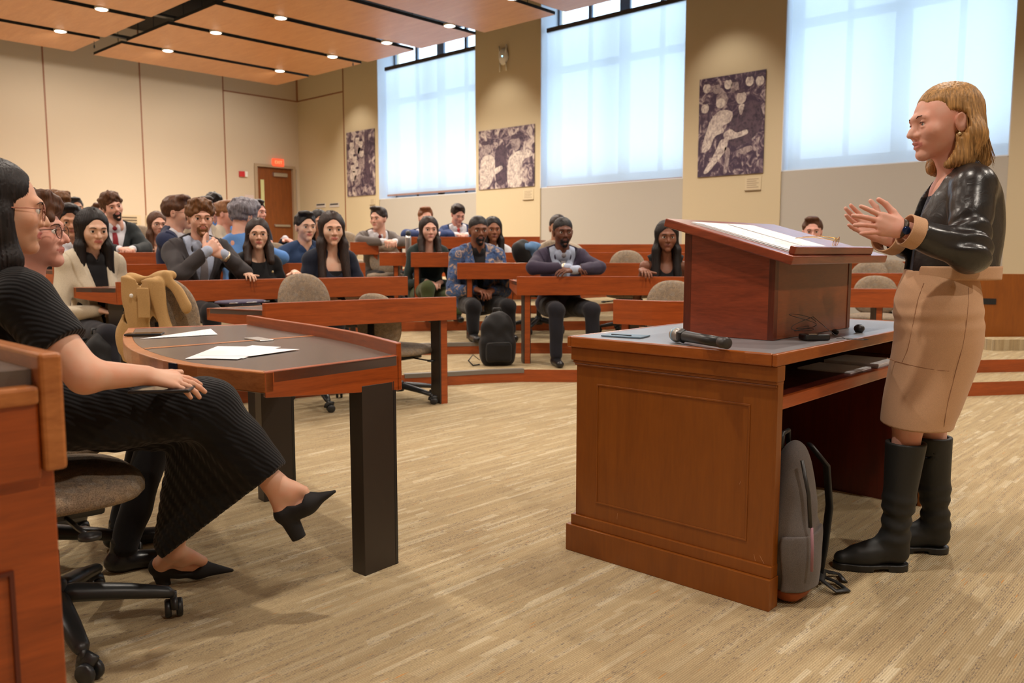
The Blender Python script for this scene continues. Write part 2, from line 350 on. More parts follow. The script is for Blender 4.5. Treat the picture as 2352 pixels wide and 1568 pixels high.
ex = empty('exit_sign', ((q0.x + q1.x) / 2, YB - .06, (q0.z + q1.z) / 2), 0, 'glowing red exit sign above the brown door', 'sign'); w, h = (q1.x - q0.x) / 2, (q0.z - q1.z) / 2
MB().box((-w, -.0, -h), (w, .06, h)).build('box', emit('exit_sign_red_face', srgb(250, 84, 50), 1.0), ex)
def text(s, size, mt, parent, loc, rot, name='lettering', align='CENTER', ext=.001):
    cu = bpy.data.curves.new(name, 'FONT'); cu.body = s; cu.size = size; cu.align_x = align; cu.align_y = 'CENTER'; cu.extrude = ext
    o = bpy.data.objects.new(name, cu); dg = None; COL.objects.link(o); bpy.context.view_layer.update()
    me = bpy.data.meshes.new_from_object(o.evaluated_get(bpy.context.evaluated_depsgraph_get())); bpy.data.objects.remove(o)
    t = bpy.data.objects.new(name, me); me.materials.clear(); me.materials.append(mt); COL.objects.link(t); t.location = loc; t.rotation_euler = rot
    if parent: t.parent = parent
    return t
text('EXIT', h * 1.15, emit('exit_sign_letter_face', srgb(255, 150, 96), 1.1), ex, (0, -.002, 0), (R(90), 0, 0))
q0, q1 = onY(548, 393, YB), onY(567, 407, YB)
fa = MB().box((q0.x, YB - .05, q1.z), (q0.x * .35 + q1.x * .65, YB, q0.z)); o = fa.build('fire_alarm', mat('alarm_red', srgb(190, 40, 40), .4), None, False, .006)
o2 = MB().box((q0.x * .35 + q1.x * .65, YB - .055, q1.z), (q1.x, YB, q0.z)).build('strobe_lens', M['white_plastic'], o, False, .01)
tag(o, 'red fire alarm strobe on the beige wall left of the brown door', 'fire alarm')
q0, q1 = onY(562, 447, YB), onY(583, 470, YB)
o = MB().box((q0.x, YB - .006, q1.z), (q1.x, YB, q0.z)).build('wall_notice', mat('notice_pale', srgb(205, 185, 180), .6)); MB().box((q0.x + .03, YB - .008, q1.z + .01), (q0.x * .5 + q1.x * .5, YB - .002, (q0.z + q1.z) / 2)).build('printed_patch', mat('notice_print', srgb(110, 90, 110), .6), o)
tag(o, 'small pale notice on the wall just left of the brown door', 'notice')
for (xa, xb, ya, lb) in ((727, 748, 468, 'left of two small wall plates between the door and the first poster'), (758, 779, 467, 'right of two small wall plates between the door and the first poster')):
    q0, q1 = onX(xa, ya, XW), onX(xb, ya + 8, XW); o = MB().box((XW - .012, q1.y, q1.z), (XW, q0.y, q0.z)).build('wall_plate', mat('wall_plate_grey', srgb(196, 190, 186), .5)); MB().box((XW - .014, q1.y + .02, q1.z + .05), (XW - .01, q0.y - .02, q0.z - .01)).build('slot', M['black_plastic'], o); tag(o, lb, 'wall plate', 'wall plates by the corner')
# floor grille along the back wall
zg = onY(340, 497, YB).z
gx = [(onY(112, 500, YB).x, onY(322, 500, YB).x), (onY(334, 500, YB).x, onY(510, 500, YB).x)]
for k, (a, b2) in enumerate(gx):
    e = MB(); e.box((a, YB - .03, ZF), (b2, YB, zg + .02))
    o = e.build('wall_grille', mat('grille_beige', srgb(196, 174, 140), .5)); s = MB()
    for j in range(5): s.box((a + .08, YB - .034, zg - .05 - j * .055), (b2 - .08, YB - .028, zg - .02 - j * .055))  # dark strips on the solid face, painted as the shade inside the slots
    s.build('slot_shade', mat('grille_shadow_gap', srgb(96, 80, 60), .7), o); tag(o, ['beige slotted wall grille left of the second wall seam', 'beige slotted wall grille right of the second wall seam'][k], 'vent', 'grilles along the back wall')
# wireless access point with two stub aerials on the first pier
c = onX(1158, 130, XW); ap = empty('wireless_access_point', (XW, c.y, c.z), 0, 'white wireless access point with a blue light, high on the pier between the windows', 'access point')
MB().lathe([(.001, 0), (.11, 0), (.12, .015), (.10, .04), (.001, .05)], n=24, M=Matrix.Rotation(R(-90), 4, 'Y') @ Matrix.Scale(1.25, 4, (1, 0, 0))).build('housing', M['white_plastic'], ap, True)
for s in (-1, 1):
    MB().tube([(-.03, s * .075, .02), (-.035, s * .09, .19)], .012, 8).build('aerial', M['white_plastic'], ap, True)
    MB().tube([(-.03, s * .075, -.1), (-.03, s * .08, -.26)], .010, 8).build('aerial', M['white_plastic'], ap, True)
MB().lathe([(.001, 0), (.012, 0), (.001, .006)], (0, 0, .05), n=10, M=Matrix.Rotation(R(-90), 4, 'Y')).build('status_light', emit('blue_status_led', (.2, .6, 1, 1), 6), ap)
ap.location.x -= .002
# ================================================================== posters, placards
def poster(x0, yt0, x1, yt1, yb0, yb1, label, kind):
    a = onX(x0, yt0, XW - .018); b2 = onX(x1, yb1, XW - .018); y0, y1 = b2.y, a.y; z1 = a.z; z0 = b2.z
    o = empty('poster', (XW - .018, (y0 + y1) / 2, (z0 + z1) / 2), R(-90), label, 'poster', 'monochrome posters on the piers'); hw, hh = (y1 - y0) / 2, (z1 - z0) / 2
    # local: x runs to the right as seen from the room, y away into the wall
    m = bpy.data.materials.get('poster_dark_%d' % kind)
    m = mat('poster_print_%d' % kind, srgb(70, 56, 74), .55)
    v = coords(m, (3.2, 3.2, 2.6)); f = noise(m, v, 1.7 + kind * .35, 5, .62, 1.3)
    setc(m, ramp(m, f, [(.42, srgb(62, 48, 66)), (.5, srgb(112, 94, 106)), (.58, srgb(176, 160, 156)), (.7, srgb(212, 198, 188))] if kind != 3 else [(.47, srgb(62, 46, 68)), (.55, srgb(104, 86, 100)), (.63, srgb(176, 160, 158))]))
    MB().box((-hw, 0, -hh), (hw, .012, hh)).build('print', m, o)
    lt = mat('poster_pale_ink_%d' % kind, srgb(196, 182, 174), .55); dk = mat('poster_dark_ink_%d' % kind, srgb(62, 46, 66), .55); md = mat('poster_mid_ink_%d' % kind, srgb(138, 120, 126), .55)
    for mm, ca, cb_ in ((lt, (150, 134, 134), (220, 208, 198)), (dk, (50, 38, 56), (92, 74, 88)), (md, (100, 84, 94), (172, 156, 154))):
        setc(mm, ramp(mm, noise(mm, coords(mm, (9, 9, 7)), 1.6, 5, .65, 1.5), [(.36, srgb(*ca)), (.6, srgb(*cb_))]))
    def blob(pts, mt, d, nm='figure'):
        P = [Vector((p[0] * hw * 2 - hw, -.0006 * d, hh - p[1] * hh * 2)) for p in pts]; n = len(P)
        Q = []
        for i in range(n):
            for t in (0, .25, .5, .75):
                p0_, p1_, p2_, p3_ = P[i - 1], P[i], P[(i + 1) % n], P[(i + 2) % n]
                Q.append(.5 * ((2 * p1_) + (p2_ - p0_) * t + (2 * p0_ - 5 * p1_ + 4 * p2_ - p3_) * t * t + (3 * p1_ - p0_ - 3 * p2_ + p3_) * t ** 3))
        mb = MB(); mb.add(Q, [tuple(range(len(Q)))]); return mb.build(nm, mt, o)
    def oval(cx, cy, rx, ry, mt, d): blob([(cx + rx * math.cos(a), cy + ry * math.sin(a)) for a in [k * math.pi / 4 for k in range(8)]], mt, d)
    if kind == 3:
        blob([(.52, .42), (.62, .34), (.78, .28), (.92, .32), (.98, .45), (.95, .55), (.82, .66), (.6, .72), (.48, .66), (.5, .5)], dk, 1)
        blob([(.2, .42), (.35, .34), (.52, .37), (.5, .46), (.38, .5), (.4, .56), (.26, .6), (.18, .72), (.06, .74), (.1, .6)], lt, 2)
        blob([(.36, .64), (.46, .64), (.44, .74), (.3, .86), (.16, .96), (.1, .95), (.22, .82), (.3, .72)], lt, 3)
        blob([(.42, .72), (.5, .74), (.49, .86), (.46, .97), (.41, .97), (.43, .84)], md, 3)
        blob([(.4, .58), (.5, .54), (.6, .58), (.74, .56), (.76, .6), (.62, .63), (.44, .64)], lt, 4)
        oval(.36, .24, .09, .075, md, 5); oval(.34, .27, .07, .05, lt, 6); oval(.65, .24, .075, .065, lt, 5); oval(.65, .175, .06, .022, dk, 6); blob([(.62, .32), (.7, .31), (.67, .4), (.64, .4)], lt, 6)
        for cx, cy in ((.12, .1), (.27, .12), (.45, .09), (.77, .09), (.92, .1), (.1, .3), (.55, .12)): oval(cx, cy, .06, .05, lt if cx not in (.27, .55) else md, 5); oval(cx, cy - .055, .045, .016, dk, 6)
        blob([(.62, .76), (.8, .72), (.84, .76), (.7, .8)], md, 5)
    elif kind == 2:
        blob([(.05, .5), (.2, .42), (.3, .5), (.3, .72), (.2, .95), (.03, .95)], lt, 1); oval(.14, .32, .09, .11, md, 3); oval(.13, .215, .085, .035, dk, 4)
        blob([(.55, .55), (.68, .42), (.9, .4), (.97, .5), (.8, .58), (.78, .95), (.55, .96)], lt, 1); oval(.68, .28, .08, .12, md, 3); oval(.68, .165, .085, .04, dk, 4)
        blob([(.32, .35), (.5, .3), (.52, .6), (.5, .9), (.34, .9)], dk, 2); blob([(.28, .68), (.42, .62), (.44, .68), (.3, .76)], lt, 4)
    else:
        for cx, cy in ((.2, .2), (.4, .14), (.3, .42), (.55, .35), (.38, .62), (.22, .55), (.52, .2)): oval(cx, cy, .08, .06, lt, 3); oval(cx, cy - .055, .06, .020, dk, 4); blob([(cx - .1, cy + .08), (cx, cy + .05), (cx + .11, cy + .09), (cx + .08, cy + .2), (cx - .09, cy + .2)], md if cx > .3 else lt, 2)
        blob([(.66, .05), (.8, .08), (.78, .4), (.86, .75), (.62, .8), (.66, .4)], dk, 4)
    return o
poster(795, 305, 862, 298, 452, 447, 'narrow monochrome poster of seated people, nearest the corner of the room', 1)
poster(1099, 302, 1227, 289, 435, 427, 'wide monochrome poster of people at desks, on the pier between the first two windows', 2)
poster(1607, 183, 1752, 167, 402, 397, 'tall monochrome poster of a seated couple, on the pier left of the speaker', 3)
def placard(x0, y0, x1, y1, lb):
    a, b2 = onX(x0, y0, XW), onX(x1, y1, XW); o = empty('placard', (XW, (a.y + b2.y) / 2, (a.z + b2.z) / 2), R(-90), lb, 'placard', 'captions under the posters'); hw, hh = (a.y - b2.y) / 2, (a.z - b2.z) / 2
    MB().box((-hw, -.008, -hh), (hw, 0, hh)).build('plate', mat('placard_cream', srgb(206, 190, 158), .5), o)
    t = MB()
    for k in range(5): t.box((-hw * .75, -.0095, hh * (.62 - k * .3)), (hw * (.7 - .25 * (k % 2)), -.0075, hh * (.70 - k * .3)))
    t.build('printed_lines', mat('placard_print', srgb(150, 130, 112), .6), o)
    MB().box((-hw, -.02, -hh * 1.05), (hw, 0, -hh * .95)).build('ledge', mat('placard_ledge', srgb(128, 108, 84), .6), o)
placard(1712, 407, 1748, 436, 'small cream caption plate under the tall poster')
placard(1202, 436, 1226, 458, 'small cream caption plate under the wide poster')
placard(850, 456, 862, 470, 'tiny cream caption plate under the narrow corner poster')
# ================================================================== stepped platforms
LV = [0, .105, .21, .315, .42, .53, .66, .80, ZF]
def platform(path, z, zb, label_i):
    poly = [Vector((p[0], p[1], 0)) for p in path] + [Vector((XW, YB, 0)), Vector((XL, YB, 0))]
    if path[-1][1] > path[-1][0] * 0 and abs(path[-1][0] - XW) > .01: pass
    mb = MB(); n = len(poly)
    vs = [(p.x, p.y, z) for p in poly]
    mb.mi = 0; mb.add(vs, [tuple(reversed(range(n)))] if False else [tuple(range(n))])
    mb.mi = 1; k = len(path)
    v2 = [(p[0], p[1], zb) for p in path] + [(p[0], p[1], z) for p in path]
    mb.add(v2, [(i, i + 1, k + i + 1, k + i) for i in range(k - 1)])
    o = mb.build('floor_tier', [M['carpet'], M['cherry']]); o['kind'] = 'structure'
    return o
P1 = [(XL, 5.9), (0, 5.75), (1.5, 5.62), (3.0, 5.45), (4.25, 5.13), (4.61, 4.93), (4.85, 4.82), (5.13, 4.63), (5.40, 4.31), (5.9, 3.85), (6.7, 3.6), (8.0, 3.3), (8.05, 3.1), (6.75, 1.82), (6.87, 1.71), (7.29, 1.40), (7.9, .8), (8.8, -.5), (XW, -1.5)]
P2 = [(XL, 7.15), (0, 7.05), (2.2, 6.95), (3.5, 6.8), (4.6, 6.4), (5.31, 5.94), (5.75, 5.6), (6.3, 5.0), (6.9, 4.55), (8.0, 4.45), (9.2, 4.1), (9.0, 3.6), (7.32, 1.92), (7.6, 1.72), (8.1, 1.3), (8.9, .5), (XW, -.5)]
P3 = [(XL, 8.3), (2.5, 8.2), (4.0, 8.0), (5.2, 7.6), (6.05, 7.05), (6.5, 6.7), (7.05, 6.05), (7.6, 5.6), (8.6, 5.45), (XW, 4.9)]
P4 = [(XL, 9.45), (3.5, 9.35), (5.4, 8.95), (6.45, 8.3), (7.0, 7.85), (7.9, 6.9), (8.6, 6.5), (XW, 6.2)]
P5 = [(XL, 10.65), (4.0, 10.5), (6.2, 10.0), (7.5, 9.2), (8.6, 8.0), (9.6, 7.5), (XW, 7.4)]
P6 = [(XL, 11.9), (4.2, 11.7), (7.0, 11.1), (8.6, 10.0), (9.8, 9.0), (XW, 8.7)]
P7 = [(XL, 13.1), (4.5, 12.9), (7.6, 12.4), (9.4, 11.4), (XW, 10.4)]
P8 = [(XL, 14.4), (5, 14.2), (8.4, 13.8), (XW, 12.6)]
for i, p in enumerate((P1, P2, P3, P4, P5, P6, P7, P8)): platform(p, LV[i + 1], LV[i], i)
def level(x, y):
    def inside(path):
        poly = [(p[0], p[1]) for p in path] + [(XW, YB), (XL, YB)]; c = False; n = len(poly)
        for i in range(n):
            (x1, y1), (x2, y2) = poly[i], poly[i - 1]
            if (y1 > y) != (y2 > y) and x < (x2 - x1) * (y - y1) / (y2 - y1) + x1: c = not c
        return c
    z = 0
    for i, p in enumerate((P1, P2, P3, P4, P5, P6, P7, P8)):
        if inside(p): z = LV[i + 1]
    return z
def nosing(path, z):
    mb = MB(); 
    for (a, b2) in zip(path[:-1], path[1:]):
        A, B = Vector((a[0], a[1], 0)), Vector((b2[0], b2[1], 0)); t = (B - A).normalized(); n = Vector((t.y, -t.x, 0))
        mb.add([A + n * .006 + Vector((0, 0, z - .028)), B + n * .006 + Vector((0, 0, z - .028)), B + n * .006 + Vector((0, 0, z + .006)), A + n * .006 + Vector((0, 0, z + .006)), A - n * .05 + Vector((0, 0, z + .006)), B - n * .05 + Vector((0, 0, z + .006))], [(0, 1, 2, 3), (3, 2, 5, 4)])
    return mb.build('trim_%d' % int(20 + z * 10), M['nosing'])
for pth, z in ((P1[4:8], LV[1]), (P2[4:7], LV[2])): nosing(pth, z)['kind'] = 'structure'
# ================================================================== curved student tables
def smooth(pts, n=4):
    if len(pts) < 3: return [Vector((p[0], p[1], 0)) for p in pts]
    P = [Vector((p[0], p[1], 0)) for p in pts]; P = [P[0] * 2 - P[1]] + P + [P[-1] * 2 - P[-2]]; out = []
    for i in range(1, len(P) - 2):
        for k in range(n):
            t = k / n; a, b2, c, d = P[i - 1], P[i], P[i + 1], P[i + 2]
            out.append(.5 * ((2 * b2) + (c - a) * t + (2 * a - 5 * b2 + 4 * c - d) * t * t + (3 * b2 - a - 3 * c + d) * t ** 3))
    out.append(P[-2]); return out
def table(front, label, z=0, user=None, depth=.52, side=1, legs=None, uh=.77, u0=None, u1=None, strips=(), group='curved wooden lecture tables', ends=True):
    F = smooth(front); n = len(F)
    if user: U = smooth(user, max(1, (n - 1) // (len(user) - 1)))
    else:
        U = []
        for i in range(n):
            t = (F[min(i + 1, n - 1)] - F[max(i - 1, 0)]).normalized(); U.append(F[i] + Vector((-t.y, t.x, 0)) * side * depth)
    for q_, e_ in ((u0, 0), (u1, n - 1)):
        if q_ is not None:
            dq = Vector((q_[0], q_[1], 0)) - U[e_]
            for i in range(n): U[i] = U[i] + dq * max(0, 1 - abs(i - e_) / max(1, (n - 1) * .35))
    c = sum(F, Vector()) / n; o = empty('lecture_table', (c.x, c.y, z), 0, label, 'table', group)
    F = [p - c for p in F]; U = [p - c for p in U]
    Z = lambda p, h: Vector((p.x, p.y, h))
    def lerp(a, b2, t): return a + (b2 - a) * t
    def band(mb, A, B, z0, z1):
        k = len(A); vs = [Z(p, z0) for p in A] + [Z(p, z0) for p in B] + [Z(p, z1) for p in A] + [Z(p, z1) for p in B]; fs = []
        for i in range(k - 1):
            fs += [(i, i + 1, k + i + 1, k + i), (2*k + i, 3*k + i, 3*k + i + 1, 2*k + i + 1), (i, 2*k + i, 2*k + i + 1, i + 1), (k + i, k + i + 1, 3*k + i + 1, 3*k + i)]
        fs += [(0, k, 3*k, 2*k), (k - 1, 3*k - 1, 4*k - 1, 2*k - 1)]; return mb.add(vs, fs)
    top, th = uh - .045, .032
    fo = [f - (u - f).normalized() * .012 for f, u in zip(F, U)]; fi = [f + (u - f).normalized() * .012 for f, u in zip(F, U)]
    band(MB(), fo, fi, uh - .165, uh).build('front_panel', M['cherry'], o, False, .004)
    if ends:
        u1 = [lerp(f, u, .94) for f, u in zip(F, U)]
        band(MB(), fi, u1, top - th, top).build('worktop', M['laminate'], o)
        band(MB(), u1, U, top - .062, top + .001).build('edge_band', M['edge'], o, False, .004)
        for e in (0, -1):
            a, b2 = F[e], U[e]; t = (F[1] - F[0]).normalized() if e == 0 else (F[-2] - F[-1]).normalized(); w = t * .028
            vs = []
            for q, s in ((a, 0), (b2, 1)):
                zb = uh - .165 if not s else top - .075
                vs += [Z(q, zb), Z(q + w, zb), Z(q + w, top + .002), Z(q, top + .002)]
            MB().add(vs, [(0, 1, 2, 3), (4, 7, 6, 5), (0, 4, 5, 1), (1, 5, 6, 2), (2, 6, 7, 3), (3, 7, 4, 0)]).build('end_panel', M['cherry'], o, False, .003)
        for s in strips:
            i = int(s * (n - 1)); a, b2 = fi[i], u1[i]; t = (F[min(i + 1, n - 1)] - F[max(i - 1, 0)]).normalized() * .02
            MB().add([Z(a - t, top + .001), Z(a + t, top + .001), Z(b2 + t, top + .001), Z(b2 - t, top + .001)], [(0, 1, 2, 3)]).build('divider_strip', M['edge'], o)
            g_ = lerp(a, b2, .35); MB().box((-.07, -.03, 0), (.07, .03, .006), Matrix.Translation(Z(g_, top)) @ Matrix.Rotation(math.atan2((b2 - a).y, (b2 - a).x) + R(90), 4, 'Z')).build('cable_cover', M['steel'], o, False, .002)
    for s in (legs if legs is not None else (.07, .93)):
        i = s * (n - 1); i0 = int(i); i1 = min(i0 + 1, n - 1); f = lerp(F[i0], F[i1], i - i0); u = lerp(U[i0], U[i1], i - i0); d = (u - f).normalized()
        X = Matrix.Translation(Z(f + d * .03, 0)) @ Matrix.Rotation(math.atan2(d.y, d.x) - R(90), 4, 'Z')
        lg = MB().box((-.033, .012, 0), (.033, .15, uh - .13), X).build('leg', M['dark_lam'], o, False, .002)
        MB().box((-.024, -.002, 0), (.024, .0125, uh - .13), X).build('leg_facing', M['cherry'], lg)
        MB().box((-.033, -.0, 0), (-.0242, .012, uh - .13), X).build('leg_edge', M['black_metal'], lg)
    return o
def pz(x, y, z): p = onz(x, y, z); return (p.x, p.y)
def pa(x, D): p = at(x, 600, D); return (p.x, p.y)
T0 = table([(1.80, 2.20), (1.93, 2.62), (2.0, 3.0), (2.05, 3.4), (2.10, 3.72)], 'near curved wooden table with loose sheets of paper on its grey top', 0, user=[(1.27, 2.17), (1.19, 2.55), (1.25, 3.05), (1.41, 3.52), (1.60, 3.93)], legs=(.02, .62), strips=(.55,), uh=.775)
T1 = table([(2.71, 4.62), (3.4, 4.50), (4.06, 4.32)], 'long curved table behind the near one, with a laptop sleeve on its left end', 0, legs=(.03, .94), u0=pa(470, 5.33))
table([pz(1410, 687, .77), pz(1500, 690, .77), pa(1590, 5.35), pa(1750, 5.2)], 'front row table partly hidden behind the lectern', 0, legs=(.08, .9))
def row(pts, z, label, **k): return table([pa(x, D) for x, D in pts], label, z, **k)
row([(1800, 7.3), (1955, 7.25), (2062, 7.2)], 0, 'table seen between the lectern and the speaker, lowest of three', legs=(.1, .83))
row([(1740, 8.5), (1955, 8.5), (2110, 8.5)], LV[1], 'table seen between the lectern and the speaker, middle of three')
row([(1740, 9.7), (1955, 9.7), (2110, 9.7)], LV[2], 'table seen between the lectern and the speaker, highest of three')
row([(265, 5.9), (420, 6.2), (600, 6.6), (935, 7.3)], LV[1], 'second row table on the left, in front of the curly haired man', legs=(.06, .93), u0=pa(165, 6.0))
row([(1187, 7.24), (1330, 7.3), (1480, 7.25), (1640, 7.1)], LV[1], 'second row table on which the man in the purple suit leans', legs=(.06, .93))
row([(120, 6.9), (380, 7.55), (640, 8.15), (838, 8.6)], LV[2], 'third row table on the left, in front of the man in navy', legs=(.2, .97))
row([(1050, 8.4), (1240, 8.4), (1480, 8.3), (1640, 8.2)], LV[2], 'third row table in front of the man in the patterned bomber jacket', legs=(.05, .95))
row([(200, 8.3), (350, 8.8), (520, 9.3), (660, 9.6)], LV[3], 'fourth row table on the left, in front of the bearded man', legs=(.1, .9))
row([(944, 9.4), (1043, 9.4)], LV[3], 'short fourth row table in front of the woman in green', legs=(.12, .9))
row([(1150, 9.6), (1300, 9.6), (1500, 9.5), (1640, 9.4)], LV[3], 'fourth row table seen behind the man in the purple suit', legs=(.05, .95))
row([(805, 10.9), (870, 11.0)], LV[4], 'small table under the folded hands of the man in grey', legs=(.9,), uh=.80)
row([(872, 10.3), (976, 10.3)], LV[4] - .105, 'small table between the man in grey and the woman in green', legs=(.35, .9))
row([(880, 11.6), (1060, 11.6), (1240, 11.4)], LV[5], 'rearmost table in front of the two men in blue suits', legs=(.1, .9))
row([(1240, 10.8), (1420, 10.7), (1640, 10.6)], LV[4], 'rear table with an empty seat at its right end, below the middle window')
# wooden side wall beyond the speaker, with a cable slot
A, B = at(2222, 790, 7.85), at(2420, 795, 7.5)
t = (B - A); t.z = 0; L = t.length; X = Matrix.Translation((A.x, A.y, 0)) @ Matrix.Rotation(math.atan2(t.y, t.x), 4, 'Z')
o = MB().box((0, 0, LV[1]), (L, .12, .885), X).build('side_wall_panelling', M['cherry_v']); 
MB().box((.06, -.004, .60), (.215, .01, .655), X).build('cable_slot', M['black'], o); tag(o, 'low wooden side wall with a dark slot, right of the speaker', 'panelling')
p = onz(2255, 800, LV[2]); o = MB().prism([(p.x, p.y), (p.x + .35, p.y - .32), (p.x + .5, p.y - .15), (p.x + .12, p.y + .2)], 0, .10).build('carpeted_step', M['carpet']); o.location = (-.14, -.12, LV[2]); tag(o, 'small carpeted step at the foot of the wooden side wall', 'step')
# ================================================================== swivel chairs
m = M['chair_fabric'] = mat('taupe_chair_fabric', srgb(146, 128, 112), .9, spec=.2)
v = coords(m, (34, 34, 34)); t = m.node_tree.nodes.new('ShaderNodeTexVoronoi'); t.inputs['Scale'].default_value = 1.6; m.node_tree.links.new(v, t.inputs['Vector'])
sx_ = m.node_tree.nodes.new('ShaderNodeSeparateColor'); m.node_tree.links.new(t.outputs['Color'], sx_.inputs[0])
c1 = ramp(m, sx_.outputs[0], [(0, srgb(110, 98, 88)), (.4, srgb(136, 118, 98)), (.7, srgb(160, 136, 106)), (1, srgb(142, 138, 132))]); setc(m, mixc(m, .6, c1, ramp(m, noise(m, coords(m), 300, 2), [(.3, srgb(92, 82, 72)), (.7, srgb(176, 160, 140))])))
bump(m, noise(m, coords(m), 400, 2), .4, .002)
def pillow(w, d, h, n=20, front=0, dome=.02):   # rounded pad: superellipse outline, domed top; x across, y depth, z up
    mb = MB(); rings = [(0.0, -h), (.80, -h), (.95, -h * .8), (1.0, -h * .4), (1.0, h * .1), (.97, h * .6), (.88, h * .92), (.6, h + dome * .6), (0.0, h + dome)]
    K = 36; vs = []
    for s, z in rings:
        for k in range(K):
            a = 2 * math.pi * k / K; c, s2 = math.cos(a), math.sin(a); e = .62
            vs.append((w * s * math.copysign(abs(c) ** e, c), d * s * math.copysign(abs(s2) ** e, s2), z))
    fs = [(i*K + k, i*K + (k+1) % K, (i+1)*K + (k+1) % K, (i+1)*K + k) for i in range(len(rings) - 1) for k in range(K)]
    return mb.add(vs, fs)
def make_chair():
    o = empty('swivel_chair')
    s = pillow(.245, .235, .035, dome=.02).build('seat', M['chair_fabric'], o, True); s.location = (0, .0, .44)
    # backrest: rounded shield outline, curved around the sitter
    mb = MB(); K = 40; rings = [(0, .5), (.6, .95), (.9, .8), (1, .3), (1, -.3), (.92, -.8), (.6, -1), (0, -1)]; vs = []
    for sc, dy in rings:
        for k in range(K):
            a = 2 * math.pi * k / K; c, s2 = math.cos(a), math.sin(a); ex = .55 if s2 < 0 else .8
            x = .205 * sc * math.copysign(abs(c) ** ex, c) * (1 - .10 * max(0, s2)); z = .235 * sc * math.copysign(abs(s2) ** .75, s2)
            vs.append((x, dy * .032 + .9 * x * x - .25 * max(0, -z) ** 2, z))
    fs = [(i*K + k, i*K + (k+1) % K, (i+1)*K + (k+1) % K, (i+1)*K + k) for i in range(len(rings) - 1) for k in range(K)]
    b2 = mb.add(vs, fs).build('backrest', M['chair_fabric'], o, True); b2.location = (0, -.235, .70); b2.rotation_euler = (R(6), 0, 0)
    MB().tube([(0, -.1, .385), (0, -.27, .40), (0, -.285, .5), (0, -.275, .68)], .02, 8, flat=1.6).build('back_bar', M['black_plastic'], o, True)
    MB().box((-.13, -.12, .365), (.13, .12, .40)).build('mechanism', M['black_plastic'], o, False, .01)
    MB().tube([(.12, .02, .375), (.22, .03, .365), (.27, .04, .36)], .007, 6).lathe([(.001, -.012), (.028, -.006), (.028, .006), (.001, .012)], (.28, .04, .36), 12).build('lever', M['black_plastic'], o, True)
    MB().lathe([(.026, .13), (.026, .25), (.018, .26), (.018, .37)], n=16).build('gas_column', M['black_plastic'], o, True)
    bs = MB()
    for k in range(5):
        a = 2 * math.pi * k / 5; M4 = Matrix.Rotation(a, 4, 'Z'); pth = [M4 @ Vector(p) for p in ((.0, 0, .12), (.06, 0, .125), (.2, 0, .105), (.30, 0, .085), (.315, 0, .075))]
        bs.tube(pth, [.034, .034, .028, .022, .014], 10, flat=.8)
    bs.lathe([(.04, .08), (.045, .1), (.04, .16), (.03, .17)], n=16); bs.build('star_base', M['black_plastic'], o, True)
    for k in range(5):
        a = 2 * math.pi * k / 5; M4 = Matrix.Rotation(a, 4, 'Z') @ Matrix.Translation((.315, 0, 0)) @ Matrix.Rotation(.6 + k, 4, 'Z')
        c = MB()
        for sy in (-1, 1): c.lathe([(.001, -.009), (.024, -.009), (.0275, -.005), (.0275, .005), (.024, .009), (.001, .009)], n=16, M=M4 @ Matrix.Translation((.018, sy * .016, .0278)) @ Matrix.Rotation(R(90), 4, 'X'))
        hood = []
        c.tube([M4 @ Vector(p) for p in ((-.012, 0, .034), (-.008, 0, .052), (.012, 0, .062), (.036, 0, .052))], .02, 8, flat=.5, upv=(0, 1, 0)).tube([M4 @ Vector(p) for p in ((0, 0, .05), (0, 0, .085))], .01, 8)
        c.build('caster', M['black_plastic'], o, True)
    return o
CH = [make_chair(), False]
def chair(x, y, face, label, top=None, group='taupe swivel chairs', z=None):
    zz = level(x, y) if z is None else z
    if not CH[1]: o = CH[0]; CH[1] = True
    else: o = copy_tree(CH[0])
    o.location = (x, y, zz); fx, fy = face; o.rotation_euler = (0, 0, math.atan2(fy - y, fx - x) - R(90)) if True else None
    s = 1 if top is None else (top - zz) / .935
    o.scale = (1, 1, s)
    tag(o, label, 'chair', group); return o
def chair_px(x, ytop, D, face, label, **k):
    p = at(x, ytop, D); return chair(p.x, p.y, face, label, top=p.z, **k)
SPK = (2.9, 1.0)
WCH = chair(.76, 2.47, (1.9, 2.35), 'swivel chair with a speckled tan seat under the woman in black')
chair(.90, 3.08, (2.9, 2.6), 'swivel chair of the companion sitting behind the woman in black')
chair_px(728, 629, 5.85, SPK, 'empty swivel chair facing the viewer, tall back above the long curved table')
chair_px(912, 670, 6.05, (6.9, 5.2), 'empty swivel chair turned away, at the right end of the long curved table')
CC = chair_px(430, 634, 5.0, (4.6, 6.1), 'swivel chair with a tan trench coat over its back')
chair_px(1560, 646, 6.0, SPK, 'empty swivel chair just left of the lectern')
chair_px(2012, 634, 8.0, SPK, 'empty swivel chair behind the lowest table between lectern and speaker')
chair_px(1985, 600, 9.1, (3.5, 3), 'empty swivel chair, left one behind the middle table between lectern and speaker')
chair_px(2050, 596, 9.2, (4.5, 1), 'empty swivel chair, right one behind the middle table between lectern and speaker')
chair_px(1447, 574, 8.95, SPK, 'empty swivel chair between the man in the purple suit and the woman with long curls')
chair_px(885, 560, 10.85, (4.5, 5.5), 'empty swivel chair in front of the man in grey')
chair_px(1187, 544, 12.0, SPK, 'empty swivel chair at the rear, right of the woman in white')
chair_px(1238, 552, 9.1, (7.5, 9.0), 'empty swivel chair turned sideways with a blue jacket over it')
chair_px(640, 556, 9.0, SPK, 'empty swivel chair with only its top showing behind the woman in the black top')
chair_px(798, 530, 12.6, SPK, 'empty swivel chair at the rear beside the man in grey')
chair_px(330, 516, 10.6, SPK, 'empty swivel chair at the rear beside the bearded man')
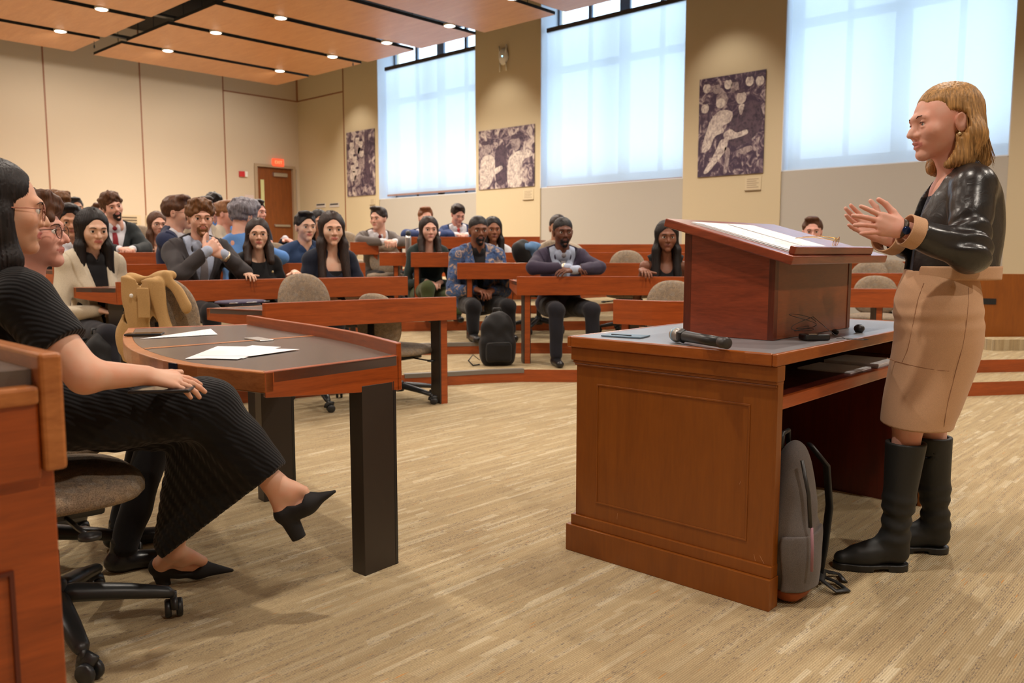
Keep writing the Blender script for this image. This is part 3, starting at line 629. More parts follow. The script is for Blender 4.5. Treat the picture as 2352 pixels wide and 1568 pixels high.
# ================================================================== teaching desk
DX0, DX1, DY0, DY1, DZ = 2.29, 3.78, 1.07, 1.86, .785
dk = empty('teaching_desk', ((DX0 + DX1) / 2, (DY0 + DY1) / 2, 0), 0, 'large wooden teaching desk with a blue-grey top carrying the lectern', 'desk')
ox, oy = (DX0 + DX1) / 2, (DY0 + DY1) / 2; hx, hy = (DX1 - DX0) / 2, (DY1 - DY0) / 2
cw = M['cherry_v']
ct = M['cherry']
def bx(name, x0, y0, z0, x1, y1, z1, mt, par=dk, bev=.003): return MB().box((x0, y0, z0), (x1, y1, z1)).build(name, mt, par, False, bev)
e = MB(); t = .016
e.box((-hx, -hy, DZ - .038), (hx, -hy + t, DZ)); e.box((-hx, hy - t, DZ - .038), (hx, hy, DZ)); e.box((-hx, -hy + t, DZ - .038), (-hx + t, hy - t, DZ)); e.box((hx - t, -hy + t, DZ - .038), (hx, hy - t, DZ))
e.build('top_edge', M['edge_desk'] if 'edge_desk' in M else M['cherry'], dk, False, .004)
bx('worktop', -hx + t, -hy + t, DZ - .03, hx - t, hy - t, DZ - .0015, M['laminate_desk'], bev=0)
for s, nm in ((-1, 'end_panel'), (1, 'end_panel')):
    x_out = s * hx; g = MB()
    def slab(a, b2, y0, y1, z0, z1, mb): 
        lo, hi = sorted((x_out - s * a, x_out - s * b2)); mb.box((lo, y0, z0), (hi, y1, z1))
    Y0, Y1 = -hy + .012, hy - .028
    slab(.022, .06, Y0, Y1, 0, DZ - .038, g)
    pn = g.build(nm, cw, dk, False, .002)
    mld = MB(); slab(.008, .06, Y0 - .012, Y1 + .016, .70, DZ - .038, mld); slab(.013, .06, Y0 - .009, Y1 + .010, .690, .702, mld); slab(.016, .06, Y0 - .006, Y1 + .006, .682, .690, mld)
    mld.build('top_moulding', cw, pn, False, .003)
    bsx = MB(); slab(.0, .06, Y0 - .012, Y1 + .028, 0, .098, bsx); slab(.012, .06, Y0 - .009, Y1 + .014, .098, .135, bsx); bsx.build('plinth', cw, pn, False, .002)
    fl = MB(); ya, yb2, za, zb = -hy + .095, hy - .125, .20, .617      # raised frame around the recessed field
    w = .006
    slab(.0195, .03, ya - w, yb2 + w, zb, zb + w, fl); slab(.0195, .03, ya - w, yb2 + w, za - w, za, fl); slab(.0195, .03, ya - w, ya, za, zb, fl); slab(.0195, .03, yb2, yb2 + w, za, zb, fl)
    fl.build('panel_bead', cw, pn, False, .001)
    if s < 0:
        sc = MB()
        for (px, py, q, l_) in ((1618, 835, .1, .02), (1418, 1185, .05, .022), (1733, 1280, -.15, .02), (1750, 1285, -.35, .022), (1700, 1108, .2, .012)):
            p = onX(px, py, DX0 + .0215); p = p - Vector((ox, oy, 0)); sc.tube([p + Vector((0, -l_ * q, l_ / 2)), p + Vector((0, l_ * q, -l_ / 2))], .0006, 5)
        sc.build('scratch_marks', mat('pale_scratches', srgb(196, 140, 96), .7), pn)
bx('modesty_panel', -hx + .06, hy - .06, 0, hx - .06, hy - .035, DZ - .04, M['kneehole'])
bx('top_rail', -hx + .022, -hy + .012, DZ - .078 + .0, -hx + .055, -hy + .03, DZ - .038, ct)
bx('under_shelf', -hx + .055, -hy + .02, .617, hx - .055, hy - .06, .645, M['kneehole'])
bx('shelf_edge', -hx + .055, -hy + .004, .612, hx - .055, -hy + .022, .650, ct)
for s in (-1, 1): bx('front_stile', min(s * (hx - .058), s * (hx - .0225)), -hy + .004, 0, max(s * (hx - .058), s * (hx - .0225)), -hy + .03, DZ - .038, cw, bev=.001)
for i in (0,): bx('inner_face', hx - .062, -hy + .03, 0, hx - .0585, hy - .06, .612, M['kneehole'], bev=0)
# white round object and papers on the shelf
p = onY(1797, 862, DY0 + .06); tag(MB().lathe([(.001, 0), (.03, 0), (.033, .01), (.033, .05), (.001, .052)], (2.375, DY0 + .09, .6452), 20).build('paper_cup', M['white_plastic'], None, True), 'white round cup at the left end of the shelf under the desk top', 'cup')
for k, (x0, x1, y0, y1, lb) in enumerate(((3.0, 3.2, .05, .25, 'thin stack of papers lying on the shelf under the desk top, left one'), (3.22, 3.44, .03, .24, 'thicker stack of papers on the shelf under the desk top, right one'))):
    mb = MB()
    for j in range(4 + 6 * k): mb.box((x0 + .004 * random.random(), DY0 + y0 + .004 * random.random(), .6455 + j * .0016), (x1 + .004 * random.random(), DY0 + y1, .6455 + j * .0016 + .0013))
    tag(mb.build('paper_stack', M['paper']), lb, 'papers', 'papers on the desk shelf')
# ================================================================== lectern on the desk
LX0, LX1, LY0, LY1 = 2.642, 3.315, 1.252, 1.60
lc = empty('lectern', (LX0, LY0, DZ), 0, 'cherry tabletop lectern with a sloping reading board on the teaching desk', 'lectern')
lw, ld = LX1 - LX0, LY1 - LY0; hl, hhi = .275, .372         # low and high edge of the body
cd = M['cherry_dark']
for x0, x1 in ((0, .02), (lw - .02, lw)): MB().add([(x0, 0, 0), (x0, ld, 0), (x0, ld, hhi), (x0, 0, hl), (x1, 0, 0), (x1, ld, 0), (x1, ld, hhi), (x1, 0, hl)], [(0, 1, 2, 3), (7, 6, 5, 4), (4, 5, 1, 0), (5, 6, 2, 1), (6, 7, 3, 2), (7, 4, 0, 3)]).build('side_panel', cd, lc)
cst = wood('cherry_stile', srgb(70, 26, 12), srgb(108, 44, 24), (14, 14, 1.5), .32)
for a_, b_ in (((-.0005, -.0005, 0), (.03, .022, hl)), ((lw - .03, -.0005, 0), (lw + .0005, .022, hl)), ((-.0008, ld - .03, 0), (.02, ld + .0005, hhi - .008))): MB().box(a_, b_).build('corner_stile', cst, lc, False, .002)
MB().box((.02, .002, 0), (lw - .02, .02, hl - .004)).box((.02, ld - .02, 0), (lw - .02, ld, hhi - .01)).build('front_panel', wood('cherry_front', srgb(104, 44, 16), srgb(140, 66, 26), (2, 2, 12), .3, coat=.4), lc, False, .001)
sl = math.atan2(hhi - hl, ld)
bd = empty('x'); bpy.data.objects.remove(bd)
MT = Matrix.Translation((0, 0, hl)) @ Matrix.Rotation(sl, 4, 'X')
o = MB().box((-.04, -.075, .0), (lw + .16, ld * 1.0 / math.cos(sl) + .07, .03), MT).build('reading_board', cd, lc, False, .004)
MB().box((.06 - .07, -.062, .030), (lw + .0 + .02, -.04, .058), MT).build('book_ledge', cd, lc, False, .004)
# binder / papers on the board, reading glasses
def on_board(o): o.matrix_world = Matrix.Translation((LX0, LY0, DZ)) @ MT; return o
rnd = random.Random(3)
def sheets(name, quads, mt, lb, cat, grp=None, z0=.0305):
    mb = MB()
    for (cx, cy, w, h, an, z) in quads:
        mb.box((-w / 2, -h / 2, 0), (w / 2, h / 2, .0008), Matrix.Translation((cx, cy, z0 + z)) @ Matrix.Rotation(an, 4, 'Z'))
    o = mb.build(name, mt); tag(o, lb, cat, grp); return o
on_board(sheets('open_folder', [(.26, .165, .46, .40, 0, 0), (.262, .168, .45, .40, .01, .002), (.26, .168, .445, .395, -.012, .004)], M['paper'], 'open folder of papers lying on the lectern board', 'folder'))
pg = mat('printed_page', srgb(240, 238, 238), .6); v = coords(pg, (260, 60, 1)); setc(pg, ramp(pg, noise(pg, v, 1, 2), [(.5, srgb(242, 240, 240)), (.7, srgb(176, 172, 174))]))
on_board(sheets('printed_page', [(.15, .165, .205, .36, .012, .006)], pg, 'left printed page in the folder on the lectern', 'page', 'pages on the lectern'))
on_board(sheets('printed_page', [(.37, .17, .205, .36, -.02, .0062)], pg, 'right printed page in the folder on the lectern', 'page', 'pages on the lectern'))
gl = empty('reading_glasses', (0, 0, 0), 0, 'gold rimmed reading glasses lying open on the lectern', 'glasses'); gold = mat('gold_wire', srgb(205, 165, 90), .25, 1)
gm = Matrix.Translation((LX0, LY0, DZ)) @ MT @ Matrix.Translation((.50, .015, .037)) @ Matrix.Rotation(R(12), 4, 'Z'); gl.matrix_world = gm
for s in (-1, 1):
    MB().tube([(s * .033 + .024 * math.cos(a), 0, .021 + .02 * math.sin(a)) for a in [2 * math.pi * k / 20 for k in range(21)]], .0011, 6, False).build('rim', gold, gl, True)
    MB().add([(s * .033 + .023 * math.cos(a), 0, .021 + .019 * math.sin(a)) for a in [2 * math.pi * k / 20 for k in range(20)]], [tuple(range(20))]).build('lens', mat('clear_lens', (.9, .95, 1, 1), .02, Transmission_Weight=1.0, Alpha=.4), gl)
    MB().tube([(s * .058, 0, .028), (s * .06, .012, .030), (s * .062, .07, .024), (s * .063, .11, .012), (s * .06, .135, .004)], .0013, 6).build('temple_arm', gold, gl, True)
MB().tube([(-.011, 0, .026), (0, 0, .030), (.011, 0, .026)], .0011, 6).build('bridge', gold, gl, True)
# ------------------------------------------------------------------ things on the desk top
def hmic():
    a, b2 = onz(1553, 770, DZ + .022), onz(1672, 792, DZ + .02); d = (b2 - a); d.z = 0; L = d.length; d.normalize()
    o = empty('microphone', (a.x, a.y, DZ + .0245), 0, 'handheld wireless microphone with a silver grille lying on the desk', 'microphone'); X = Matrix.Rotation(math.atan2(d.y, d.x), 4, 'Z') @ Matrix.Rotation(R(90), 4, 'Y')
    s = .25 / .25
    MB().lathe([(.001, -.026), (.012, -.024), (.020, -.014), (.0245, 0), (.0245, .008)], n=24, M=X).build('grille', mat('silver_mesh', srgb(196, 192, 184), .35, .8), o, True)
    MB().lathe([(.0248, .003), (.0248, .0075)], n=24, M=X).build('blue_band', mat('blue_ring', srgb(120, 180, 215), .4), o, True)
    MB().lathe([(.0245, .008), (.020, .028), (.017, .034)], n=24, M=X).build('grille_collar', mat('silver_mesh_fine', srgb(170, 166, 160), .4, .8), o, True)
    MB().lathe([(.022, .03), (.024, .034), (.024, .046), (.020, .052)], n=6, M=X).build('switch_ring', M['black_plastic'], o)
    MB().lathe([(.017, .05), (.0185, .06), (.017, .15), (.0165, L * .86)], n=24, M=X).build('handle', M['black_plastic'], o, True)
    MB().lathe([(.0155, L * .86), (.0175, L * .87), (.0175, L * .99), (.014, L)], n=24, M=X).build('end_cap', mat('graphite_cap', srgb(56, 54, 54), .4), o, True)
hmic()
p = onz(1437, 772, DZ); o = MB().box((-.075, -.045, 0), (.075, .045, .004)).build('sticky_note_pad', mat('pale_blue_paper', srgb(112, 138, 158), .6)); o.location = (p.x, p.y, DZ); o.rotation_euler = (0, 0, R(-78)); tag(o, 'flat blue-grey paper folder on the left end of the desk', 'folder')
MB().tube([(-.05, -.01, .0052), (.03, -.02, .0052)], .0022, 6).build('pen', M['black_plastic'], o)
bp = onz(1870, 780, DZ); o = empty('wireless_transmitter', (bp.x, bp.y, DZ), R(-40), 'black bodypack transmitter with a tangled wire at the foot of the lectern', 'transmitter')
MB().box((-.045, -.028, 0), (.045, .028, .02)).build('pack', M['black_plastic'], o, False, .005)
MB().box((-.03, -.02, .02), (.0, .01, .022)).build('display', M['steel'], o)
w = []; rr = random.Random(5)
for k in range(70):
    a = k * .36; w.append((-.03 + .045 * math.cos(a) * (1 + .25 * math.sin(a * .37)) , .02 + .03 * math.sin(a * 1.1), .03 + .03 * (1 + math.sin(a * .55)) * (.6 + .4 * math.cos(a * .21))))
w += [(.06, -.02, .02), (.10, -.035, .004), (.14, -.05, .003), (.17, -.045, .003), (.16, -.02, .003), (.12, -.01, .003), (.08, -.0, .003)]
MB().tube(w, .0011, 5).build('wire', M['black_plastic'], o, True)
for (px, py, r_, lb) in ((1918, 768, .013, 'small black foam windscreen ball beside the transmitter'), (1973, 763, .019, 'round black knob-like microphone clip, right of the foam ball')):
    p = onz(px, py, DZ); tag(MB().lathe([(.001, 0), (r_ * .7, 0), (r_, r_ * .6), (r_ * .95, r_ * 1.1), (r_ * .55, r_ * 1.5), (r_ * .35, r_ * 1.2)], (p.x, p.y, DZ), 20).build('microphone_foam' if r_ < .015 else 'microphone_clip', M['black_plastic'], None, True), lb, 'microphone part')
# ------------------------------------------------------------------ paper and things on the near table
def sheet_px(px, z, lb, name='paper_sheet', mt=None, grp='loose sheets on the near table'):
    pts = [onz(x, y, z) for x, y in px]; c = sum(pts, Vector()) / len(pts)
    ar = sum((pts[i] - c).cross(pts[(i+1) % len(pts)] - c).z for i in range(len(pts)))
    if ar < 0: pts = pts[::-1]
    o = MB().prism([((p - c).x, (p - c).y) for p in pts], 0, .0009).build(name, mt or M['paper']); o.location = (c.x, c.y, z); tag(o, lb, 'paper', grp); return o
TZ = .732
sheet_px([(395, 768), (484, 755), (500, 768), (322, 778)], TZ, 'printed sheet at the far end of the near table under the phone', mt=pg)
sheet_px([(425, 824), (500, 795), (630, 797), (560, 823)], TZ, 'lowest of the fanned white sheets on the near table')
sheet_px([(440, 822), (580, 793), (645, 797), (545, 825)], TZ + .001, 'middle one of the fanned white sheets on the near table')
sheet_px([(460, 817), (530, 799), (688, 802), (575, 818)], TZ + .002, 'topmost of the fanned white sheets on the near table')
def phone(loc, rz, lb):
    o = empty('mobile_phone', loc, rz, lb, 'phone'); MB().box((-.074, -.036, 0), (.074, .036, .008)).build('case', M['black_plastic'], o, False, .003)
    MB().box((-.07, -.032, .008), (.07, .032, .0086)).build('screen', mat('phone_glass', (.01, .012, .02, 1), .08), o); return o
p = onz(332, 770, TZ); phone((p.x, p.y, TZ + .002), R(-35), 'black phone lying over the edge at the far left of the near table')
p = onz(416, 832, .70); o = MB().box((-.022, -.003, -.03), (.022, .003, .03)).build('metal_bracket', mat('dark_steel_plate', srgb(60, 62, 80), .3, .7)); o.location = (1.186, 2.58, .700); o.rotation_euler = (0, 0, R(95)); tag(o, 'small dark metal plate fixed to the curved edge of the near table', 'bracket')
# laptop sleeve on the long curved table
p = onz(553, 697, TZ); o = empty('laptop_sleeve', (p.x, p.y, TZ), R(8), 'dark purple laptop sleeve with a zip on the left end of the long curved table', 'laptop sleeve')
pillow(.17, .12, .012, dome=.002).build('pouch', mat('navy_neoprene', srgb(58, 50, 76), .7), o, True).location = (0, 0, .012)
MB().tube([(-.165, -.10, .013), (0, -.122, .013), (.165, -.10, .013)], .003, 6).build('zip', M['steel'], o, True); MB().tube([(-.08, -.122, .012), (-.082, -.13, -.02)], .003, 6).build('zip_pull', M['black_plastic'], o)
# thermos on the rear table, small things
p = at(938, 565, 10.25); o = empty('thermos_bottle', (p.x, p.y, LV[4] + .73 - .11), 0, 'tall silver thermos with a black cap, left of the woman in green', 'bottle')
MB().lathe([(.035, 0), (.037, .01), (.037, .22), (.03, .25)], n=20).build('body', M['steel'], o, True); MB().lathe([(.03, .25), (.032, .26), (.032, .30), (.012, .31)], n=20).build('cap', M['black_plastic'], o, True)
# ------------------------------------------------------------------ wood edge noise done; leave
# ================================================================== signed-distance modelling of people
F32 = np.float32
def V3(p): return np.array([p[0], p[1], p[2]], F32)
def smin(a, b, k):
    if k <= 0: return np.minimum(a, b)
    h = np.clip(.5 + .5 * (b - a) / k, 0, 1); return b * (1 - h) + a * h - k * h * (1 - h)
def smax(a, b, k): return -smin(-a, -b, k)
def sph(c, r):
    c = V3(c); return lambda P: np.linalg.norm(P - c, axis=1) - r
def ell(c, r, rot=None):
    c = V3(c); r = V3(r); Rm = None if rot is None else np.array(rot, F32)
    def f(P):
        Q = P - c
        if Rm is not None: Q = Q @ Rm
        k0 = np.linalg.norm(Q / r, axis=1); k1 = np.linalg.norm(Q / (r * r), axis=1) + 1e-6
        return k0 * (k0 - 1) / k1
    return f
def rc(a, b, ra, rb=None, sq=None):        # tapered capsule; sq=(axis, factor) flattens the section along axis
    a, b = V3(a), V3(b); rb = ra if rb is None else rb; d = b - a; L2 = float(d @ d) + 1e-9
    if sq is not None: ax = V3(sq[0]); ax = ax / np.linalg.norm(ax); fac = sq[1]
    def f(P):
        Q = P - a; t = np.clip(Q @ d / L2, 0, 1); D = Q - t[:, None] * d
        if sq is not None:
            s = D @ ax; D = D + (s * (fac - 1))[:, None] * ax
        return np.linalg.norm(D, axis=1) - (ra + (rb - ra) * t)
    return f
def boxf(c, h, rot=None, r=.0):
    c, h = V3(c), V3(h); Rm = None if rot is None else np.array(rot, F32)
    def f(P):
        Q = P - c
        if Rm is not None: Q = Q @ Rm
        q = np.abs(Q) - h + r; return np.linalg.norm(np.maximum(q, 0), axis=1) + np.minimum(q.max(axis=1), 0) - r
    return f
def plane(p, n):                            # negative behind the plane (opposite the normal)
    p, n = V3(p), V3(n); n = n / np.linalg.norm(n); return lambda P: (P - p) @ n
def U(fs, k=.02):
    def f(P):
        r = fs[0](P)
        for g in fs[1:]: r = smin(r, g(P), k)
        return r
    return f
def sub(a, b, k=.005): return lambda P: smax(a(P), -b(P), k)
def inter(a, b, k=.003): return lambda P: smax(a(P), b(P), k)
def offs(a, d): return lambda P: a(P) - d
def group(f, c, rad):                       # evaluate f only near c
    c = V3(c)
    def g(P):
        d = np.linalg.norm(P - c, axis=1) - rad; r = np.maximum(d, 0) + .03; m = d < .03
        if m.any(): r[m] = f(P[m])
        return r
    return g
def wob(P, s, seed=0.):
    x, y, z = P[:, 0] * s, P[:, 1] * s, P[:, 2] * s
    return (np.sin(x + 1.7 * np.sin(y * .7 + seed) + seed) * np.sin(y * 1.1 + 1.3 * np.sin(z * .8 + 2 * seed)) + np.sin(z * 1.2 + 1.5 * np.sin(x * .9 + seed)) * .7) / 1.5
def disp(a, amp, s, seed=0.): return lambda P: a(P) + amp * wob(P, s, seed)
def folds(a, amp, d, s, seed=0.):           # cloth folds: ridges running across direction d
    d = V3(d); d = d / np.linalg.norm(d)
    def f(P): return a(P) + amp * np.sin((P @ d) * s + 2.2 * wob(P, s * .22, seed) + seed)
    return f
def mesh_sdf(f, lo, hi, h):
    lo = np.array(lo, F32); hi = np.array(hi, F32); K = 4
    n = (np.ceil((hi - lo) / (h * K)).astype(int) + 1) * K + 1
    nc = (n - 1) // K + 1
    ax = [lo[i] + h * K * np.arange(nc[i], dtype=F32) for i in range(3)]
    G = np.stack(np.meshgrid(*ax, indexing='ij'), -1).reshape(-1, 3); vc = f(G).reshape(nc)
    near = np.abs(vc) < h * K * 1.9
    nn = near.copy()                         # blocks with any near corner
    blk = np.zeros(nc - 1, bool)
    for i in (0, 1):
        for j in (0, 1):
            for k in (0, 1): blk |= near[i:nc[0]-1+i, j:nc[1]-1+j, k:nc[2]-1+k]
    val = np.repeat(np.repeat(np.repeat(vc, K, 0), K, 1), K, 2)[:n[0], :n[1], :n[2]].copy()
    bl = np.zeros(n, bool); fb = np.repeat(np.repeat(np.repeat(blk, K, 0), K, 1), K, 2)
    bl[:-1, :-1, :-1] |= fb
    for a_ in range(3):
        s = [slice(None)] * 3; s2 = [slice(None)] * 3; s[a_] = slice(1, None); s2[a_] = slice(None, -1); t = bl.copy(); t[tuple(s)] |= bl[tuple(s2)]; bl = t
    idx = np.argwhere(bl); Pf = lo + idx.astype(F32) * h
    out = np.empty(len(Pf), F32); CH_ = 150000
    for i in range(0, len(Pf), CH_): out[i:i+CH_] = f(Pf[i:i+CH_])
    val[bl] = out
    ins = val < 0
    m = np.zeros(n - 1, int)
    for i in (0, 1):
        for j in (0, 1):
            for k in (0, 1): m += ins[i:n[0]-1+i, j:n[1]-1+j, k:n[2]-1+k]
    act = (m > 0) & (m < 8) & fb[:n[0]-1, :n[1]-1, :n[2]-1]
    cells = np.argwhere(act); vid = -np.ones(n - 1, int); vid[act] = np.arange(len(cells))
    acc = np.zeros((len(cells), 3), F32); cnt = np.zeros(len(cells), F32)
    ci, cj, ck = cells.T
    for a_ in range(3):
        o1, o2 = [x for x in range(3) if x != a_]
        for u in (0, 1):
            for w in (0, 1):
                of = [0, 0, 0]; of[o1] = u; of[o2] = w; e = list(of); e[a_] = 1
                va = val[ci+of[0], cj+of[1], ck+of[2]]; vb = val[ci+e[0], cj+e[1], ck+e[2]]; c = (va < 0) != (vb < 0)
                t = np.where(c, va / np.where(c, va - vb, 1), 0); p = np.array(of, F32)[None, :].repeat(len(cells), 0); p[:, a_] = t
                acc[c] += p[c]; cnt[c] += 1
    verts = lo + (cells + acc / cnt[:, None]).astype(F32) * h
    faces = []
    for a_ in range(3):
        o1, o2 = [(1, 2), (2, 0), (0, 1)][a_]
        s0 = [slice(1, -1)] * 3; s0[a_] = slice(0, -1); s1 = [slice(1, -1)] * 3; s1[a_] = slice(1, None)
        A, B = ins[tuple(s0)], ins[tuple(s1)]; ed = np.argwhere(A != B)
        if len(ed) == 0: continue
        base = ed + 1; base[:, a_] -= 1; sgn = A[tuple(ed.T)]
        q = []
        for (du, dw) in ((-1, -1), (0, -1), (0, 0), (-1, 0)):
            b = base.copy(); b[:, o1] += du; b[:, o2] += dw; q.append(vid[b[:, 0], b[:, 1], b[:, 2]])
        q = np.stack(q, 1); ok = (q >= 0).all(1); q = q[ok]; sgn = sgn[ok]; q[~sgn] = q[~sgn][:, ::-1]; faces.append(q)
    faces = np.concatenate(faces) if faces else np.zeros((0, 4), int)
    # pull the vertices onto the surface
    for _ in range(2):
        e = h * .5; g = np.stack([f(verts + np.array(d, F32) * e) - f(verts - np.array(d, F32) * e) for d in ((1,0,0),(0,1,0),(0,0,1))], 1) / (2 * e)
        v = f(verts); l = (g * g).sum(1) + 1e-6; st = (v / l)[:, None] * g; ln = np.linalg.norm(st, axis=1); st *= np.minimum(1, h * .5 / (ln + 1e-9))[:, None]; verts = verts - st
    return verts, faces
def sdf_obj(name, f, lo, hi, h, mt, parent=None, matfn=None):
    v, q = mesh_sdf(f, lo, hi, h)
    me = bpy.data.meshes.new(name); me.vertices.add(len(v)); me.vertices.foreach_set('co', v.astype(F32).ravel())
    me.loops.add(len(q) * 4); me.loops.foreach_set('vertex_index', q.ravel().astype(np.int32)); me.polygons.add(len(q))
    me.polygons.foreach_set('loop_start', (np.arange(len(q)) * 4).astype(np.int32)); me.polygons.foreach_set('loop_total', np.full(len(q), 4, np.int32))
    mats = mt if isinstance(mt, (list, tuple)) else [mt]
    for x in mats: me.materials.append(x)
    if matfn is not None and len(q):
        c = v[q].mean(1); me.polygons.foreach_set('material_index', matfn(c).astype(np.int32))
    me.update(calc_edges=True); me.polygons.foreach_set('use_smooth', [True] * len(q)); me.validate()
    o = bpy.data.objects.new(name, me); COL.objects.link(o)
    if parent: o.parent = parent
    return o
# ------------------------------------------------------------------ head in its own frame: x to its right, y forward, z up, chin at -.115, crown at +.12
def rotz(a): c, s = math.cos(a), math.sin(a); return np.array([[c, -s, 0], [s, c, 0], [0, 0, 1]], F32)
def rotx(a): c, s = math.cos(a), math.sin(a); return np.array([[1, 0, 0], [0, c, -s], [0, s, c]], F32)
def roty(a): c, s = math.cos(a), math.sin(a); return np.array([[c, 0, s], [0, 1, 0], [-s, 0, c]], F32)
def head_sdf(sex='m', nose=1.0, jaw=1.0, mouth=0, detail=True, neck=True, wide=1.0, smile=0):
    jw = (.047 if sex == 'm' else .040) * jaw
    base = U([ell((0, -.014, .038), (.0755, .096, .083)), ell((0, .026, -.012), (.064, .066, .082)), rc((0, .025, -.052), (0, .066, -.094), jw, .021 if sex == 'm' else .018)], .03)
    add = [sph((.038, .060, -.024), .022), sph((-.038, .060, -.024), .022)]
    base = U([base] + add, .022)
    base = U([base, rc((-.036, .082, .019), (0, .090, .017), .009, .010), rc((.036, .082, .019), (0, .090, .017), .009, .010)], .018)
    for s in (-1, 1): base = sub(base, sph((s * .031, .108, -.001), .021), .016)
    ns = U([rc((0, .085, .012), (0, .0985 + .006 * nose, -.020), .0065, .0085), rc((0, .0985 + .006 * nose, -.020), (0, .104 + .007 * nose, -.031), .0085, .0095), sph((.0115, .096, -.034), .0078), sph((-.0115, .096, -.034), .0078)], .008)
    base = U([base, ns], .010)
    if detail:
        for s in (-1, 1): base = sub(base, sph((s * .0062, .104, -.0425), .0030), .003)
    z0 = -.058; w = .022 + .004 * smile
    up = U([rc((-w, .080, z0 + .004 * smile), (-.006, .0935, z0 + .002), .0024, .0048), rc((w, .080, z0 + .004 * smile), (.006, .0935, z0 + .002), .0024, .0048), rc((-.006, .0935, z0 + .002), (.006, .0935, z0 + .002), .0048)], .004)
    op = .0045 + .006 * mouth
    lo_ = U([rc((-w * .95, .079, z0 - .002 + .004 * smile), (-.005, .0905, z0 - op - .003 - .002 * mouth), .0024, .0052), rc((w * .95, .079, z0 - .002 + .004 * smile), (.005, .0905, z0 - op - .003 - .002 * mouth), .0024, .0052), rc((-.005, .0905, z0 - op - .003 - .002 * mouth), (.005, .0905, z0 - op - .003 - .002 * mouth), .0052)], .004)
    base = U([base, ell((0, .074, z0 - .002), (.028, .018, .020))], .012)
    base = sub(base, rc((-w * .9, .0965, z0 - .0035 + .002 * smile), (w * .9, .0965, z0 - .0035 + .002 * smile), .0032 + .0035 * mouth), .004)
    base = U([base, up, lo_], .0035)
    base = U([base, sph((0, .077, -.094), .017 if sex == 'm' else .0145)], .014)
    for s in (-1, 1):                       # eyelids round the eyeballs
        ec = (s * .031, .0795, -.001); lid = sub(sph(ec, .0138), rc((s * .022, .094, -.0018), (s * .0435, .0875, -.0018), .0068), .0015)
        lid = inter(lid, plane((0, .083, 0), (0, -1, 0))); base = U([base, lid], .005)
    ears = []
    for s in (-1, 1):
        e = ell((s * .0765, -.010, -.008), (.0075, .019, .031), roty(s * .22) @ rotx(-.18)); e = sub(e, ell((s * .085, -.006, -.004), (.006, .010, .019)), .006); ears.append(e)
    base = U([base] + ears, .006)
    nk = U([rc((0, -.028, -.045), (0, -.040, -.175), .054 if sex == 'm' else .045, .060 if sex == 'm' else .049), rc((0, .02, -.075), (0, -.018, -.17), .026, .03)], .03)
    return U([base, nk], .022) if neck else base
def xf(f, Rm, c, s=1.0):                    # place a local field: P_world = Rm @ p * s + c
    Rm = np.array(Rm, F32); c = V3(c); return lambda P: f(((P - c) @ Rm) / s) * s
